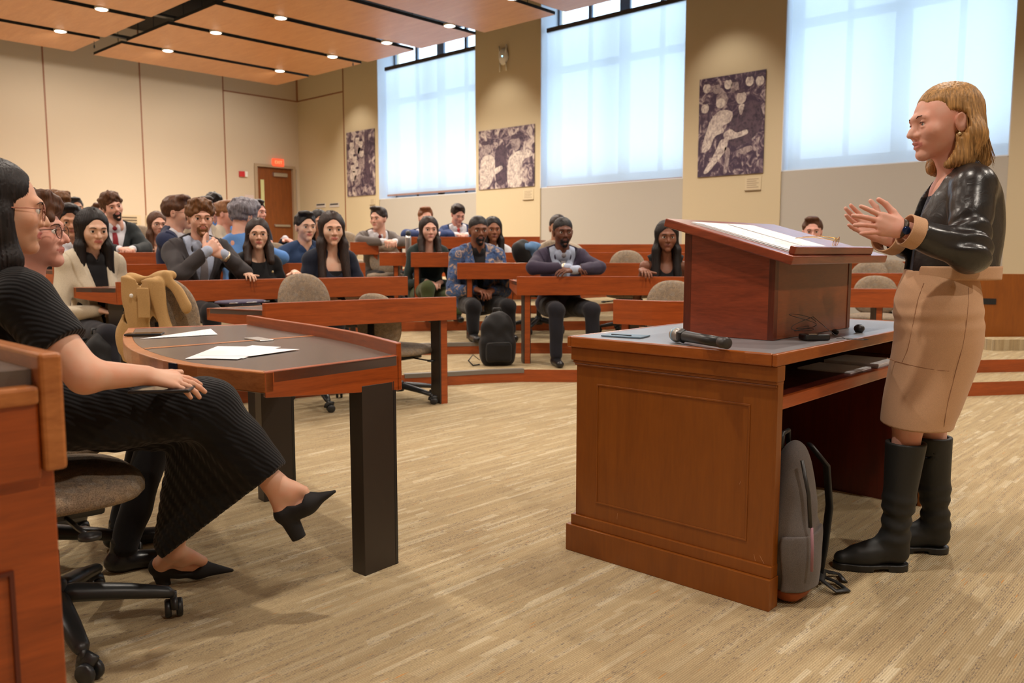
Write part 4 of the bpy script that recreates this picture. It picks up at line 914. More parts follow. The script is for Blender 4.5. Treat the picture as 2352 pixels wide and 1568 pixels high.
def hair_sdf(style, seed=1., sex='f'):
    cap = ell((0, -.018, .044), (.0860, .1045, .0905)); face = U([ell((0, .098, -.012), (.060, .052, .088)), boxf((0, .105, -.10), (.09, .058, .12), r=.02)], .02)
    earcut = [ell((s * .088, .010, -.012), (.02, .024, .034)) for s in (-1, 1)]
    if style == 'short':
        f = sub(cap, plane((0, -.01, -.035), (0, .35, 1)), .0) if False else inter(cap, plane((0, -.02, -.045), (0, -.1, -1)), .01)
        f = sub(f, face, .012); f = sub(f, boxf((0, .07, -.055), (.12, .062, .06), r=.02), .01)
        for e in earcut: f = sub(f, e, .006)
        f = U([f, ell((.012, .045, .112), (.06, .05, .024))], .02); return disp(disp(f, .0028, 95, seed), .0035, 38, seed + 1)
    if style == 'buzz':
        f = inter(ell((0, -.014, .040), (.0795, .1005, .087)), plane((0, -.02, -.04), (0, -.1, -1)), .008); f = sub(f, ell((0, .108, -.020), (.064, .050, .084)), .006); f = sub(f, boxf((0, .07, -.055), (.12, .058, .06), r=.02), .008)
        for e in earcut: f = sub(f, e, .006)
        return disp(f, .0008, 260, seed)
    if style == 'curly':
        f = inter(U([ell((0, -.014, .050), (.094, .108, .094)), ell((0, .055, .095), (.066, .048, .040))], .02), plane((0, -.02, -.055), (0, -.1, -1)), .012)
        f = sub(f, ell((0, .112, -.022), (.058, .050, .080)), .008); f = sub(f, boxf((0, .085, -.06), (.12, .062, .06), r=.02), .01)
        for e in earcut: f = sub(f, e, .006)
        return disp(disp(f, .0075, 62, seed), .004, 120, seed + 2)
    if style == 'beard':
        f = U([rc((0, .030, -.058), (0, .070, -.100), .051, .024), ell((0, .074, -.060), (.034, .026, .026))], .02); f = inter(f, plane((0, 0, -.040), (0, .05, 1)), .008)
        f = sub(f, ell((0, .102, -.058), (.023, .03, .0105)), .003); f = sub(f, rc((0, -.04, -.02), (0, -.04, -.2), .06), .005)
        for s in (-1, 1): f = sub(f, sph((s * .040, .078, -.030), .026), .008)
        return disp(f, .0012, 220, seed)
    # long styles
    L = {'bob': .115, 'mid': .20, 'long': .33, 'xlong': .46}[style.split('_')[0]]
    vol = [cap, rc((0, -.06, .02), (0, -.085, -L), .078, .060, sq=((0, 1, 0), 1.5))]
    for s in (-1, 1):
        fr = .055 if 'front' in style else .0
        vol += [rc((s * .060, .008, .03), (s * .074, .0, -.09), .033, .034, sq=((1, 0, 0), 1.45)), rc((s * .074, .0, -.09), (s * .088, .01 + fr, -L), .034, .022, sq=((1, 0, 0), 1.3))]
        if 'front' in style: vol += [rc((s * .080, .02, -.10), (s * .080, .065, -L), .028, .024)]
    f = U(vol, .03); f = sub(f, U([ell((0, .100, -.014), (.0575, .054, .088)), rc((0, .10, -.06), (0, .115, -L - .1), .047, .056)], .02), .010)
    if 'front' not in style: f = sub(f, boxf((0, .12, -.35), (.2, .085, .24), r=.02), .02)
    f = sub(f, rc((0, -.01, -.09), (0, -.02, -L - .2), .046, .05), .004) if L < .2 else f
    if sex == 'f': f = sub(f, rc((0, .10, .11), (0, -.05, .139), .0045), .006)
    def strand(P, f=f):
        an = np.arctan2(P[:, 0], -P[:, 1] - .02 + .0 * P[:, 2]); ed = np.clip((.06 - P[:, 1]) / .05, .15, 1); return f(P) + ed * .0022 * np.sin(an * 38 + 2 * np.sin(P[:, 2] * 22 + seed)) + ed * .0014 * np.sin(an * 91 + 3 * np.sin(P[:, 2] * 14)) + .003 * wob(P, 24, seed)
    return strand
def hand_parts(side=1, curl=.35, spread=.10, thumb=.6, s=1.0):
    """hand in its own frame: wrist at 0, fingers along +y, palm faces -z, thumb on the -x side for side=1 (mirrored by side)"""
    out = [rc((.0, -.03, 0), (0, .012, 0), .025, .027, sq=((0, 0, 1), 1.35)), rc((-.020, .02, 0), (-.027, .078, .002), .0165, .0135, sq=((0, 0, 1), 1.1)), rc((.018, .02, 0), (.029, .070, -.002), .0165, .012, sq=((0, 0, 1), 1.1)), rc((0, .015, 0), (-.006, .082, .003), .019, .0145, sq=((0, 0, 1), 1.15)), rc((.01, .015, 0), (.012, .078, .002), .019, .013, sq=((0, 0, 1), 1.15))]
    palm = U(out, .012); fing = []
    for i, (x, y, L, r, a) in enumerate(((-.027, .080, .074, .0092, -1.3), (-.0085, .086, .082, .0094, -.3), (.0105, .082, .076, .0089, .6), (.0285, .072, .060, .0079, 1.7))):
        c = curl * (1 + .12 * i) if not isinstance(curl, (list, tuple)) else curl[i]; p = np.array([x, y, 0.]); ang = 0; sp = spread * a; fs = []
        for k, fr in enumerate((.45, .31, .24)):
            ang += c * (.7, 1.1, .8)[k]; d = np.array([math.sin(sp) * math.cos(ang), math.cos(sp) * math.cos(ang), -math.sin(ang)]); q = p + d * L * fr
            fs.append(rc(p, q, r * (1 - .09 * k), r * (1 - .09 * (k + 1)))); p = q
        fing.append(U(fs, .003))
    p = np.array([-.024, .016, -.006]); tq = [np.array([-.046 - .010 * thumb, .040, -.012]), np.array([-.056 - .030 * thumb, .068, -.014]), np.array([-.058 - .042 * thumb, .095, -.012])]
    th = U([rc(p, tq[0], .0165, .0125), rc(tq[0], tq[1], .0125, .0098), rc(tq[1], tq[2], .0098, .0082)], .004)
    hnd = palm
    def f(P):
        r = palm(P)
        for g in fing: r = smin(r, g(P), .0035)
        return smin(r, th(P), .007)
    if side < 0:
        g0 = f; f2 = lambda P: g0(P * np.array([-1, 1, 1], F32)); return f2
    return f
def frame(y, up):                            # columns x,y,z : y along the fingers, z roughly up (back of the hand)
    y = np.array(y, float); y /= np.linalg.norm(y); z = np.array(up, float); z -= y * (z @ y); z /= np.linalg.norm(z); x = np.cross(y, z); return np.stack([x, y, z], 1)
def hand_at(w, y, up, side, s=1.0, **k):
    f = xf(hand_parts(side, **k), frame(y, up), w, s); c = np.array(w) + np.array(y) / np.linalg.norm(y) * .08 * s; return group(f, c, .145 * s)
# ------------------------------------------------------------------ person materials
def skin(name, r, g, b, lip=None):
    m = mat(name, srgb(r, g, b), .5, spec=.4); NT(m)[2].inputs['Subsurface Weight'].default_value = .12; NT(m)[2].inputs['Subsurface Radius'].default_value = (.012, .005, .003); NT(m)[2].inputs['Subsurface Scale'].default_value = .6
    c = srgb(r, g, b); c2 = srgb(min(255, r * 1.01), g * .93, b * .90); setc(m, ramp(m, noise(m, coords(m), 22, 3), [(.35, c), (.7, c2)])); bump(m, noise(m, coords(m), 500, 2), .08, .0006); return m
def cloth(name, r, g, b, rough=.85, sc=500, amt=.25, bs=.25):
    m = mat(name, srgb(r, g, b), rough, spec=.25); c = srgb(r, g, b); d = tuple(x * (1 - amt) for x in c[:3]) + (1,); n_ = noise(m, coords(m, (1, 1, 1)), sc, 2); setc(m, ramp(m, n_, [(.35, d), (.65, c)])); bump(m, n_, bs, .001); NT(m)[2].inputs['Sheen Weight'].default_value = .1; return m
def hairm(name, r, g, b, hl=1.5):
    m = mat(name, srgb(r, g, b), .5, spec=.3); v = coords(m, (160, 160, 6)); n_ = noise(m, v, 1, 3, .6); c = srgb(r, g, b); setc(m, ramp(m, n_, [(.3, tuple(x * .45 for x in c[:3]) + (1,)), (.55, c), (.78, tuple(min(1, x * hl) for x in c[:3]) + (1,))])); bump(m, n_, .5, .002); return m
SK = {'fair': skin('skin_fair', 218, 174, 154), 'pink': skin('skin_rosy', 216, 166, 150), 'tan': skin('skin_tan', 190, 144, 116), 'asian': skin('skin_light_warm', 218, 180, 156), 'brown': skin('skin_brown', 146, 98, 72), 'dark': skin('skin_dark', 104, 66, 50), 'deep': skin('skin_deep', 128, 84, 62)}
LIP = {k: mat('lips_' + k, srgb(*c), .4) for k, c in dict(fair=(196, 124, 112), pink=(194, 122, 112), tan=(164, 104, 90), asian=(192, 112, 102), brown=(126, 74, 64), dark=(104, 60, 54), deep=(118, 68, 60)).items()}
HR = {'black': hairm('hair_black', 26, 20, 20, 2.4), 'dark': hairm('hair_dark_brown', 44, 30, 24, 2.2), 'brown': hairm('hair_brown', 86, 54, 34), 'light': hairm('hair_light_brown', 128, 86, 52), 'curlb': hairm('hair_curly_brown', 104, 68, 38), 'blond': hairm('hair_dark_blond', 166, 126, 76, 1.8), 'grey': hairm('hair_grey', 120, 116, 124, 1.6), 'red': hairm('hair_auburn', 122, 74, 40)}
EYEW = mat('eye_white', srgb(228, 222, 216), .25); IRIS = mat('iris_dark', srgb(44, 28, 20), .15); IRISB = mat('iris_blue', srgb(84, 104, 120), .15); PUP = mat('pupil', (.004, .004, .004, 1), .1)
GLW = mat('spectacle_wire', srgb(176, 140, 100), .3, 1); GLB = mat('spectacle_dark', srgb(80, 50, 40), .35)
def spectacles(parent, Hm, mt=GLW, r=.022):
    w = MB()
    for s in (-1, 1):
        w.tube([Hm @ Vector((s * .033 + r * 1.1 * math.cos(a), .101 - .12 * abs(s * .033 + r * math.cos(a)) ** 1.5, -.004 + r * .92 * math.sin(a))) for a in [2 * math.pi * k / 20 for k in range(21)]], .0013, 6, False)
        w.tube([Hm @ Vector(p) for p in ((s * .057, .092, .004), (s * .070, .07, .004), (s * .080, .01, .002), (s * .080, -.012, -.006))], .0013, 6)
    w.tube([Hm @ Vector(p) for p in ((-.011, .100, .0), (0, .104, .004), (.011, .100, 0))], .0013, 6)
    return w.build('spectacles', mt, parent, True)
def eyes(parent, Hm, iris=IRIS, look=(0, 1, 0), half=False):
    for s in (-1, 1):
        c = Vector((s * .031, .0797, -.001)); d = Vector(look).normalized(); q = d.to_track_quat('Z', 'Y').to_matrix().to_4x4(); X = Hm @ Matrix.Translation(c) @ q
        r = .0122; prof = [(.0001, -r)] + [(r * math.sin(t), -r * math.cos(t)) for t in [math.pi * k / 16 for k in range(1, 16)]] + [(.0001, r)]
        mb = MB(); n = 20; N = len(prof)
        vs = [X @ Vector((a * math.cos(2 * math.pi * k / n), a * math.sin(2 * math.pi * k / n), b)) for a, b in prof for k in range(n)]; mb.v = [tuple(v) for v in vs]
        for i in range(N - 1):
            mi = 2 if i >= N - 2 else (1 if i >= N - 4 else 0)
            for k in range(n): mb.f.append((i*n+k, i*n+(k+1) % n, (i+1)*n+(k+1) % n, (i+1)*n+k)); mb.m.append(mi)
        mb.build('eye', [EYEW, iris, PUP], parent, True)
def brows(parent, Hm, mt, th=.0026, lift=0):
    for s in (-1, 1):
        ls = []
        for k in range(9):
            az = R(-48 + 12 * k); el = R(27 - 14 * abs(k - 4) / 4); ls.append(Hm @ (Vector((s * .031, .0797, -.001)) + Vector((math.sin(az) * math.cos(el), math.cos(az) * math.cos(el), math.sin(el))) * .0142))
        MB().tube(ls, [.0005] + [.0012] * 7 + [.0005], 5).build('eyelashes', HR['black'], parent, True)
        MB().tube([Hm @ Vector(p) for p in ((s * .014, .0990, .0175 + lift * .5), (s * .026, .0985, .0215 + lift), (s * .038, .0925, .0215 + lift), (s * .049, .083, .0155 + lift * .6))], [th * .8, th, th * .9, th * .4], 6, flat=.7).build('eyebrow', mt, parent, True)
# ================================================================== seated listeners
def lipmask(c, mouth=0):
    return ((np.abs(c[:, 0]) / .024) ** 2 + ((c[:, 2] + .0605 + .003 * mouth) / (.0095 + .005 * mouth)) ** 2 < 1) & (c[:, 1] > .080)
def torso_parts(sex, zh, lean, fat=1.0):
    sw = .178 if sex == 'm' else .150
    Y = lambda z: -.045 - lean * max(0, (-z - .17)) / .5
    zc, zw = -.335, (-.335 + zh) * .5 - .01
    cx = (.150 if sex == 'm' else .128) * fat
    t = [ell((0, Y(zc) , zc + .02), (cx, .102 * fat, .150)), ell((0, Y(zw), zw), (cx * .88 * (1 if sex == 'm' else .9), .098 * fat, .15)), ell((0, Y(zh), zh + .02), (.170 * fat, .125 * fat, .12))]
    for s in (-1, 1): t += [rc((s * .03, -.048, -.145), (s * (sw - .015), Y(-.23), -.198), .046, .050)]
    if sex == 'f': t += [sph((s * .058, Y(-.36) + .072, -.365), .052) for s in (-1, 1)]
    return t, sw, Y
PEOPLE = []
def person(px, py, hh, D, label, face=(2.9, 1.0), head=(0, 0, 0), look=None, sex='m', sk='fair', hr='brown', style='short', top='suit', tc=None, shirt=None, tie=None, arms='desk', lean=.0, lv=None, beard=None, specs=None, mouth=0, smile=0, legs=True, pants=None, h=.006, fat=1.0, nose=1.0, knees=None, fo=.03, pxd=None, extra=None, hgt=.245, desk=.732, wide=0, sleeve=None):
    C0 = at(px, py, D); s = hh * D / FPX / hgt
    L = level(C0.x, C0.y) if lv is None else lv
    a = math.atan2(face[1] - C0.y, face[0] - C0.x) - R(90)
    root = empty('person', (C0.x, C0.y, L), a, label, 'person'); root.scale = (s, s, s)
    zo = (C0.z - L) / s; base = empty('t'); bpy.data.objects.remove(base)
    HM = np.array(rotz(head[0]) @ rotx(head[1]) @ roty(head[2]), F32)
    o3 = V3((0, 0, zo)); sh = lambda f: (lambda P: f(P - o3))
    zh = (.56 - (C0.z - L)) / s; zf = -(C0.z - L) / s; zd = (desk - (C0.z - L)) / s
    zh = min(zh, -.60); tp, sw, Y = torso_parts(sex, zh, lean, fat); torso = U(tp, .05)
    S = {i: (i * sw, Y(-.235), -.220) for i in (-1, 1)}
    q = zd + .045
    if arms == 'desk': E_ = {1: (.27, .12, q + .01), -1: (-.27, .12, q + .01)}; Wr = {1: (.03, .30, q + .015), -1: (-.02, .335, q + .0)}; hd = {1: (-1, .25, -.05), -1: (1, .1, -.05)}; up = {1: (0, .3, 1), -1: (0, .3, 1)}; cu = .35
    elif arms == 'fold': E_ = {1: (.235, .10, q + .02), -1: (-.235, .10, q + .02)}; Wr = {1: (.06, .30, q + .01), -1: (-.06, .30, q + .01)}; hd = {1: (-.7, .6, .05), -1: (.7, .6, .0)}; up = {1: (.2, 0, 1), -1: (-.2, 0, 1)}; cu = .6
    elif arms == 'crossed': E_ = {1: (.24, .05, -.50), -1: (-.24, .05, -.50)}; Wr = {1: (-.06, .16, -.455), -1: (.06, .185, -.48)}; hd = {1: (-1, -.1, .25), -1: (1, -.2, .2)}; up = {1: (0, 1, .2), -1: (0, 1, .2)}; cu = .5
    elif arms == 'chin': E_ = {1: (.22, .16, q + .02), -1: (-.22, .16, q + .02)}; Wr = {1: (.065, .215, -.215), -1: (-.06, .20, -.235)}; hd = {1: (-.75, -.1, .55), -1: (.85, .05, .35)}; up = {1: (.1, 1, .25), -1: (-.1, 1, .25)}; cu = .8
    elif arms == 'down': E_ = {1: (.23, .0, -.52), -1: (-.23, .0, -.52)}; Wr = {1: (.20, .19, q + .03), -1: (-.20, .19, q + .03)}; hd = {1: (-.2, 1, -.1), -1: (.2, 1, -.1)}; up = {1: (0, 0, 1), -1: (0, 0, 1)}; cu = .4
    else: E_ = {1: (.22, .0, -.50), -1: (-.22, .0, -.50)}; Wr = {1: (.07, .19, zh + .13), -1: (-.07, .17, zh + .12)}; hd = {1: (-.6, .8, -.2), -1: (.6, .8, -.2)}; up = {1: (0, 0, 1), -1: (0, 0, 1)}; cu = .4
    HN = {i: hand_at(Wr[i], hd[i], up[i], i, 1.0 if sex == 'm' else .9, curl=cu) for i in (-1, 1)}
    hf = group(xf(head_sdf(sex, nose=nose, mouth=mouth, smile=smile, detail=h < .0055), HM, (0, 0, 0)), (0, -.02, -.03), .185)
    ar = .8 if sex == 'f' else 1.0
    sk_parts = [hf, rc((0, -.045, -.15), (0, Y(-.3) - .01, -.30), .052 * ar, .075)]
    for i in (-1, 1): sk_parts += [rc((0, -.045, -.215), S[i], .04, .040), rc(S[i], E_[i], .046 * ar, .036 * ar), rc(E_[i], Wr[i], .038 * ar, .026 * ar)]
    if top in ('dress', 'low', 'sleeveless'): sk_parts += [ell((0, Y(-.3), -.30), ((.148 if sex == 'm' else .125), .094, .12))]
    skf = U(sk_parts, .025); hL, hR = HN[-1], HN[1]
    fbody = lambda P: smin(smin(skf(P), hL(P), .012), hR(P), .012)
    lim = .5
    HMt = HM
    def mf(c):
        q_ = (c - o3) @ HMt; return lipmask(q_, mouth).astype(int)
    sdf_obj('body', sh(fbody), (-.40, -.26, zo + min(zd, -.55) - .1), (.40, .50, zo + .14), h, [SK[sk], LIP[sk]], root, mf)
    Hm = Matrix.Translation((0, 0, zo)) @ Matrix(HM.tolist()).to_4x4()
    # hair
    if style: 
        ln = {'bob': .2, 'mid': .3, 'long': .42, 'xlong': .55}.get(style.split('_')[0], .12); ho = sdf_obj('hair', hair_sdf(style, seed=(px % 7)), (-.18, -.19, -ln), (.18, .16, .17), h * .95, HR[hr], root); ho.matrix_local = Hm
    if beard: b = sdf_obj('beard', hair_sdf('beard'), (-.08, -.06, -.15), (.08, .12, -.02), .005, HR[beard], root); b.matrix_local = Hm
    eyes(root, Hm, look=look or (.0, 1, -.05)); brows(root, Hm, HR[hr if hr not in ('grey', 'blond') else 'brown'], .0032)
    if specs: spectacles(root, Hm, specs)
    # clothes
    th = .014 if top in ('suit', 'coat', 'bomber') else .007
    sl = [rc(S[i], E_[i], .050 * ar + th, .040 * ar + th) for i in (-1, 1)]; fl = [rc(E_[i], tuple(np.array(E_[i]) * .08 + np.array(Wr[i]) * .92), .040 * ar + th, .028 * ar + th) for i in (-1, 1)]
    lo = (-.40, -.30, zo + zh - .16); hi = (.40, .42, zo - .10)
    neckc = rc((0, -.04, -.30), (0, -.03, .0), .052 if sex == 'f' else .058, .062)
    body0 = U([offs(torso, th)] + sl, .035); fullsl = lambda P: smin(body0(P), np.minimum(fl[0](P), fl[1](P)), .012)
    cut = plane((0, 0, zh - .06), (0, 0, -1))
    gh = max(h, .0075) if h > .0055 else .006
    if top in ('suit', 'bomber', 'coat'):
        fr_ = lambda P: -(P[:, 1] + .045 + lean * np.clip(-P[:, 2] - .17, 0, 1) / .5)
        fl0 = folds(disp(fullsl, .0035, 26, px), .0028, (.3, .2, 1), 60, px)
        j = lambda P: (lambda a, b, w: a * (1 - w) + b * w)(fullsl(P), fl0(P), np.clip((np.abs(P[:, 0]) - .09) / .05, 0, 1))
        vz = {'suit': -.50, 'bomber': -.62, 'coat': -.60}[top]; vw = {'suit': .34, 'bomber': .12, 'coat': .15}[top]
        vee = lambda P: np.maximum(np.abs(P[:, 0]) - np.maximum(P[:, 2] - vz, -.02) * vw, fr_(P))
        j2 = sub(sub(inter(j, cut), vee, .004), neckc, .006)
        lap = inter(offs(body0, .006), lambda P: np.maximum(np.abs(np.abs(P[:, 0]) - (np.maximum(P[:, 2] - vz, 0) * (vw + .10) + .012)) - np.clip((P[:, 2] - vz) * .13, .0, .028), np.maximum(fr_(P), vz - P[:, 2])), .003)
        j3 = U([j2, sub(inter(lap, cut), neckc, .004)], .004)
        if top == 'suit': col = inter(sub(rc((0, -.05, -.155), (0, -.045, -.19), .080, .085), rc((0, -.03, -.25), (0, -.01, -.05), .064, .07), .004), plane((0, .01, 0), (0, 1, 0)), .004); j3 = U([j3, col], .012)
        sdf_obj('jacket', sh(j3), lo, hi, gh, tc, root)
        sb = offs(torso, .004); 
        if top != 'suit': sb = offs(torso, .006)
        clr = sub(rc((0, -.042, -.15), (0, -.03, -.175), .064, .074), rc((0, -.04, -.25), (0, -.02, -.05), .0545 if sex == 'm' else .047, .058), .003)
        clr = sub(clr, lambda P: np.maximum(np.abs(P[:, 0]) - (P[:, 2] + .19) * .5, -P[:, 1]), .003)
        st = U([sub(inter(sb, lambda P: np.maximum(np.abs(P[:, 0]) - .105, fr_(P) - .0)), neckc, .004), clr], .006)
        sdf_obj('shirt', sh(inter(st, cut)), (-.13, -.26, zo + zh - .08), (.13, .14, zo - .09), gh, shirt or M['c_white'], root)
        if tie:
            tf = inter(offs(sb, .007), lambda P: np.maximum(np.abs(P[:, 0]) - (.016 + .022 * np.clip((-.19 - P[:, 2]) * 3, 0, 1)), np.maximum(fr_(P), P[:, 2] + .165)), .003)
            tf = inter(U([tf, ell((0, Y(-.18) + .083, -.183), (.021, .016, .020))], .004), cut); sdf_obj('tie', sh(tf), (-.06, -.14, zo + zh - .08), (.06, .15, zo - .14), .006, tie, root)
        cf = [inter(rc(E_[i], tuple(np.array(E_[i]) * -.04 + np.array(Wr[i]) * 1.04), .04 * ar, .0335 * ar), plane(np.array(E_[i]) * .14 + np.array(Wr[i]) * .86, tuple(np.array(E_[i]) - np.array(Wr[i])))) for i in (-1, 1)]
        if top == 'suit':
            for i in (0, 1): 
                w_ = Wr[(-1, 1)[i]]; sdf_obj('shirt_cuff', sh(cf[i]), tuple(np.array(w_) - .08 + np.array((0, 0, zo))), tuple(np.array(w_) + .08 + np.array((0, 0, zo))), .006, shirt or M['c_white'], root)
    else:
        if top in ('shirt', 'sweater'): g_ = fullsl
        elif top in ('tee', 'dress'):
            ct2 = [inter(sl[k], plane(np.array(S[i]) * .42 + np.array(E_[i]) * .58, tuple(np.array(E_[i]) - np.array(S[i])))) for k, i in enumerate((-1, 1))]; g_ = U([offs(torso, th)] + ct2, .03)
        elif top == 'low': g_ = fullsl
        else: g_ = sub(offs(torso, .005), U([sph((s_ * (sw + .035), Y(-.23), -.215), .085) for s_ in (-1, 1)], .01), .01)
        g_ = folds(disp(g_, .003, 28, px), .0022, (.2, .3, 1), 65, px)
        if top == 'low': nk = U([neckc, ell((0, .06, -.235), (.062, .09, .085))], .01)
        elif top == 'sleeveless': nk = U([neckc, ell((0, .04, -.17), (.060, .08, .10))], .01)
        elif top == 'sweater': nk = U([neckc, ell((0, .05, -.17), (.05, .08, .07))], .01)
        elif top == 'dress': nk = ell((0, -.01, -.155), (.082, .10, .055))
        else: nk = neckc
        g_ = sub(inter(g_, cut), nk, .005)
        if top == 'shirt':
            clr = sub(rc((0, -.042, -.15), (0, -.03, -.18), .064, .078), rc((0, -.04, -.25), (0, -.02, -.05), .0545 if sex == 'm' else .047, .060), .003); clr = sub(clr, lambda P: np.maximum(np.abs(P[:, 0]) - (P[:, 2] + .20) * .7, -P[:, 1]), .003); g_ = U([g_, clr], .006)
        sdf_obj({'shirt': 'shirt', 'sweater': 'sweater', 'tee': 'shirt', 'dress': 'top', 'low': 'jacket', 'sleeveless': 'top'}[top], sh(g_), lo, hi, gh, tc, root)
        if top == 'low': sdf_obj('top', sh(sub(inter(offs(torso, .003), plane((0, 0, -.285), (0, 0, 1))), neckc)), (-.16, -.16, zo + zh - .02), (.16, .14, zo - .25), .008, M['c_black'], root)
    if legs:
        kn = knees or {1: (.14, .42, zh + .0), -1: (-.14, .42, zh + .0)}; ft = {i: (kn[i][0] * 1.05, kn[i][1] + fo, zf + .085) for i in (-1, 1)}
        hp = {i: (i * .09, Y(zh) + .02, zh - .0) for i in (-1, 1)}
        lg = U([ell((0, Y(zh), zh + .0), (.168 * fat, .12, .10))] + [rc(hp[i], kn[i], .085 * fat, .062) for i in (-1, 1)] + [rc(kn[i], ft[i], .060, .046) for i in (-1, 1)], .025)
        sdf_obj('trousers', sh(disp(lg, .004, 30, px)), (-.32, -.25, 0.02), (.32, .62, zo + zh + .16), .013 if not pants or not pants[1] else .009, pants[0] if pants else M['c_black'], root)
        for i in (-1, 1):
            fx, fy = ft[i][0], ft[i][1]; sf = inter(U([rc((fx, fy - .03, .035), (fx, fy + .14, .028), .038, .030, sq=((0, 0, 1), 1.1)), rc((fx, fy - .01, .04), (fx, fy - .01, .095), .038, .036)], .02), plane((0, 0, .002), (0, 0, -1)))
            sdf_obj('shoe', sf, (fx - .07, fy - .1, -.01), (fx + .07, fy + .2, .15), .009, M['c_shoe'], root)
    if extra: extra(root, zo, Hm, dict(E=E_, W=Wr, Y=Y, zh=zh, zd=zd))
    PEOPLE.append(root); return root
for k, c in dict(c_white=(226, 226, 232), c_black=(22, 21, 24), c_charcoal=(62, 58, 60), c_navy=(34, 42, 72), c_dnavy=(28, 34, 50), c_purple=(62, 54, 74), c_grey=(112, 104, 100), c_green=(44, 56, 54), c_cream=(206, 194, 172), c_blue=(96, 146, 214), c_lblue=(178, 190, 214), c_denim=(46, 68, 104), c_beige=(186, 172, 152), c_bluesuit=(48, 66, 112), c_coral=(216, 150, 120), c_olive=(70, 78, 44), c_dsuit=(44, 50, 52), c_trouser=(30, 30, 38), c_tgrey=(120, 120, 128)).items(): M[k] = cloth(k[2:] + '_cloth', *c)
for k, c in dict(c_red=(140, 30, 40), c_maroon=(92, 24, 40), c_coralred=(214, 84, 84), c_silver=(138, 134, 138)).items(): M[k] = cloth(k[2:] + '_silk', *c, rough=.45)
M['c_shoe'] = mat('black_shoe_leather', (.012, .012, .014, 1), .3)
m = M['c_bomber'] = cloth('patterned_bomber_cloth', 70, 92, 136); setc(m, ramp(m, noise(m, coords(m), 16, 3, .6, 1.2), [(.36, srgb(40, 56, 92)), (.46, srgb(78, 104, 152)), (.54, srgb(70, 84, 110)), (.62, srgb(176, 152, 140))]))
m = M['c_floral'] = cloth('coral_print_cloth', 216, 150, 120); setc(m, ramp(m, noise(m, coords(m), 24, 2), [(.45, srgb(216, 140, 108)), (.6, srgb(236, 204, 180))]))
m = M['c_lace'] = cloth('white_lace', 226, 226, 230, bs=.8)
def pin(root, zo, Hm, d): MB().lathe([(.001, 0), (.010, 0), (.008, .004), (.001, .005)], n=12, M=Matrix.Translation((-.07, .09, zo - .275)) @ Matrix.Rotation(R(-90), 4, 'X')).build('pin', mat('gilt_pin', srgb(220, 200, 150), .3, .8), root, True)
def watch(side, c=(214, 204, 180)):
    def f(root, zo, Hm, d):
        w = np.array(d['W'][side]); e = np.array(d['E'][side]); q = e * .08 + w * .92; ax = Vector((w - e)).normalized(); X = Matrix.Translation(Vector(q) + Vector((0, 0, zo))) @ ax.to_track_quat('Z', 'Y').to_matrix().to_4x4()
        MB().lathe([(.036, -.009), (.039, -.006), (.039, .006), (.036, .009)], n=20, M=X).build('wristwatch', mat('watch_metal', srgb(*c), .3, .9), root, True)
    return f
PR = random.Random(1)
# ---- second row, left
person(213, 528, 93, 6.25, 'woman with long straight dark hair in a cream coat over a dark top', sex='f', sk='asian', hr='black', style='xlong_front', top='coat', tc=M['c_cream'], shirt=M['c_black'], arms='lap', head=(-.1, -.12, 0), lv=LV[1], h=.005, pants=(M['c_trouser'], True))
person(460, 503, 84, 6.55, 'man with curly brown hair and glasses in a charcoal suit, hands clasped at his chin', hr='curlb', style='curly', top='suit', tc=M['c_charcoal'], shirt=M['c_lblue'], tie=M['c_silver'], arms='chin', head=(-.25, 0, 0), specs=GLW, beard='light', lv=LV[1], h=.005, lean=.08, extra=watch(-1))
person(592, 540, 74, 6.9, 'woman with glasses and long dark hair in a short sleeved black top', sex='f', sk='asian', hr='dark', style='mid_front', top='dress', tc=M['c_black'], arms='down', head=(-.3, .05, 0), specs=GLW, lv=LV[1], extra=pin)
person(762, 528, 80, 7.25, 'woman with long dark hair in a dark blazer with crossed arms', sex='f', sk='asian', hr='dark', style='long_front', top='low', tc=M['c_dnavy'], arms='crossed', head=(-.15, 0, 0), lv=LV[1])
# ---- third row, left
person(162, 508, 76, 7.6, 'man with black hair and a pale shirt behind the woman in cream', sk='tan', hr='black', top='suit', tc=M['c_dnavy'], arms='fold', head=(-.3, -.15, 0), lv=LV[2], legs=False)
person(128, 482, 78, 7.9, 'man with curly auburn hair turned away, at the far left behind the woman in black', hr='curlb', style='curly', top='suit', tc=M['c_dnavy'], arms='lap', face=(6.5, 7), lv=LV[2], legs=False)
person(409, 490, 76, 7.85, 'man in a navy suit with brown hair, in profile behind the curly haired man', hr='brown', top='suit', tc=M['c_navy'], shirt=M['c_white'], arms='fold', face=(7.5, 4.5), head=(-.1, 0, 0), lv=LV[2], specs=GLB)
person(562, 500, 80, 7.9, 'grey haired man in a bright blue shirt turned away from the viewer', hr='grey', style='curly', top='shirt', tc=M['c_blue'], arms='fold', face=(9, 8.6), head=(-.2, -.05, 0), lv=LV[2])
person(702, 522, 68, 8.4, 'young man in a denim blue shirt with his arms crossed', sk='asian', hr='black', top='shirt', tc=M['c_denim'], arms='crossed', lv=LV[2], smile=1, head=(.05, 0, 0))
person(733, 512, 58, 9.3, 'person with black hair, almost hidden behind the woman in the dark blazer', sk='tan', hr='black', style='mid', sex='f', top='tee', tc=M['c_black'], arms='lap', lv=LV[3], legs=False)
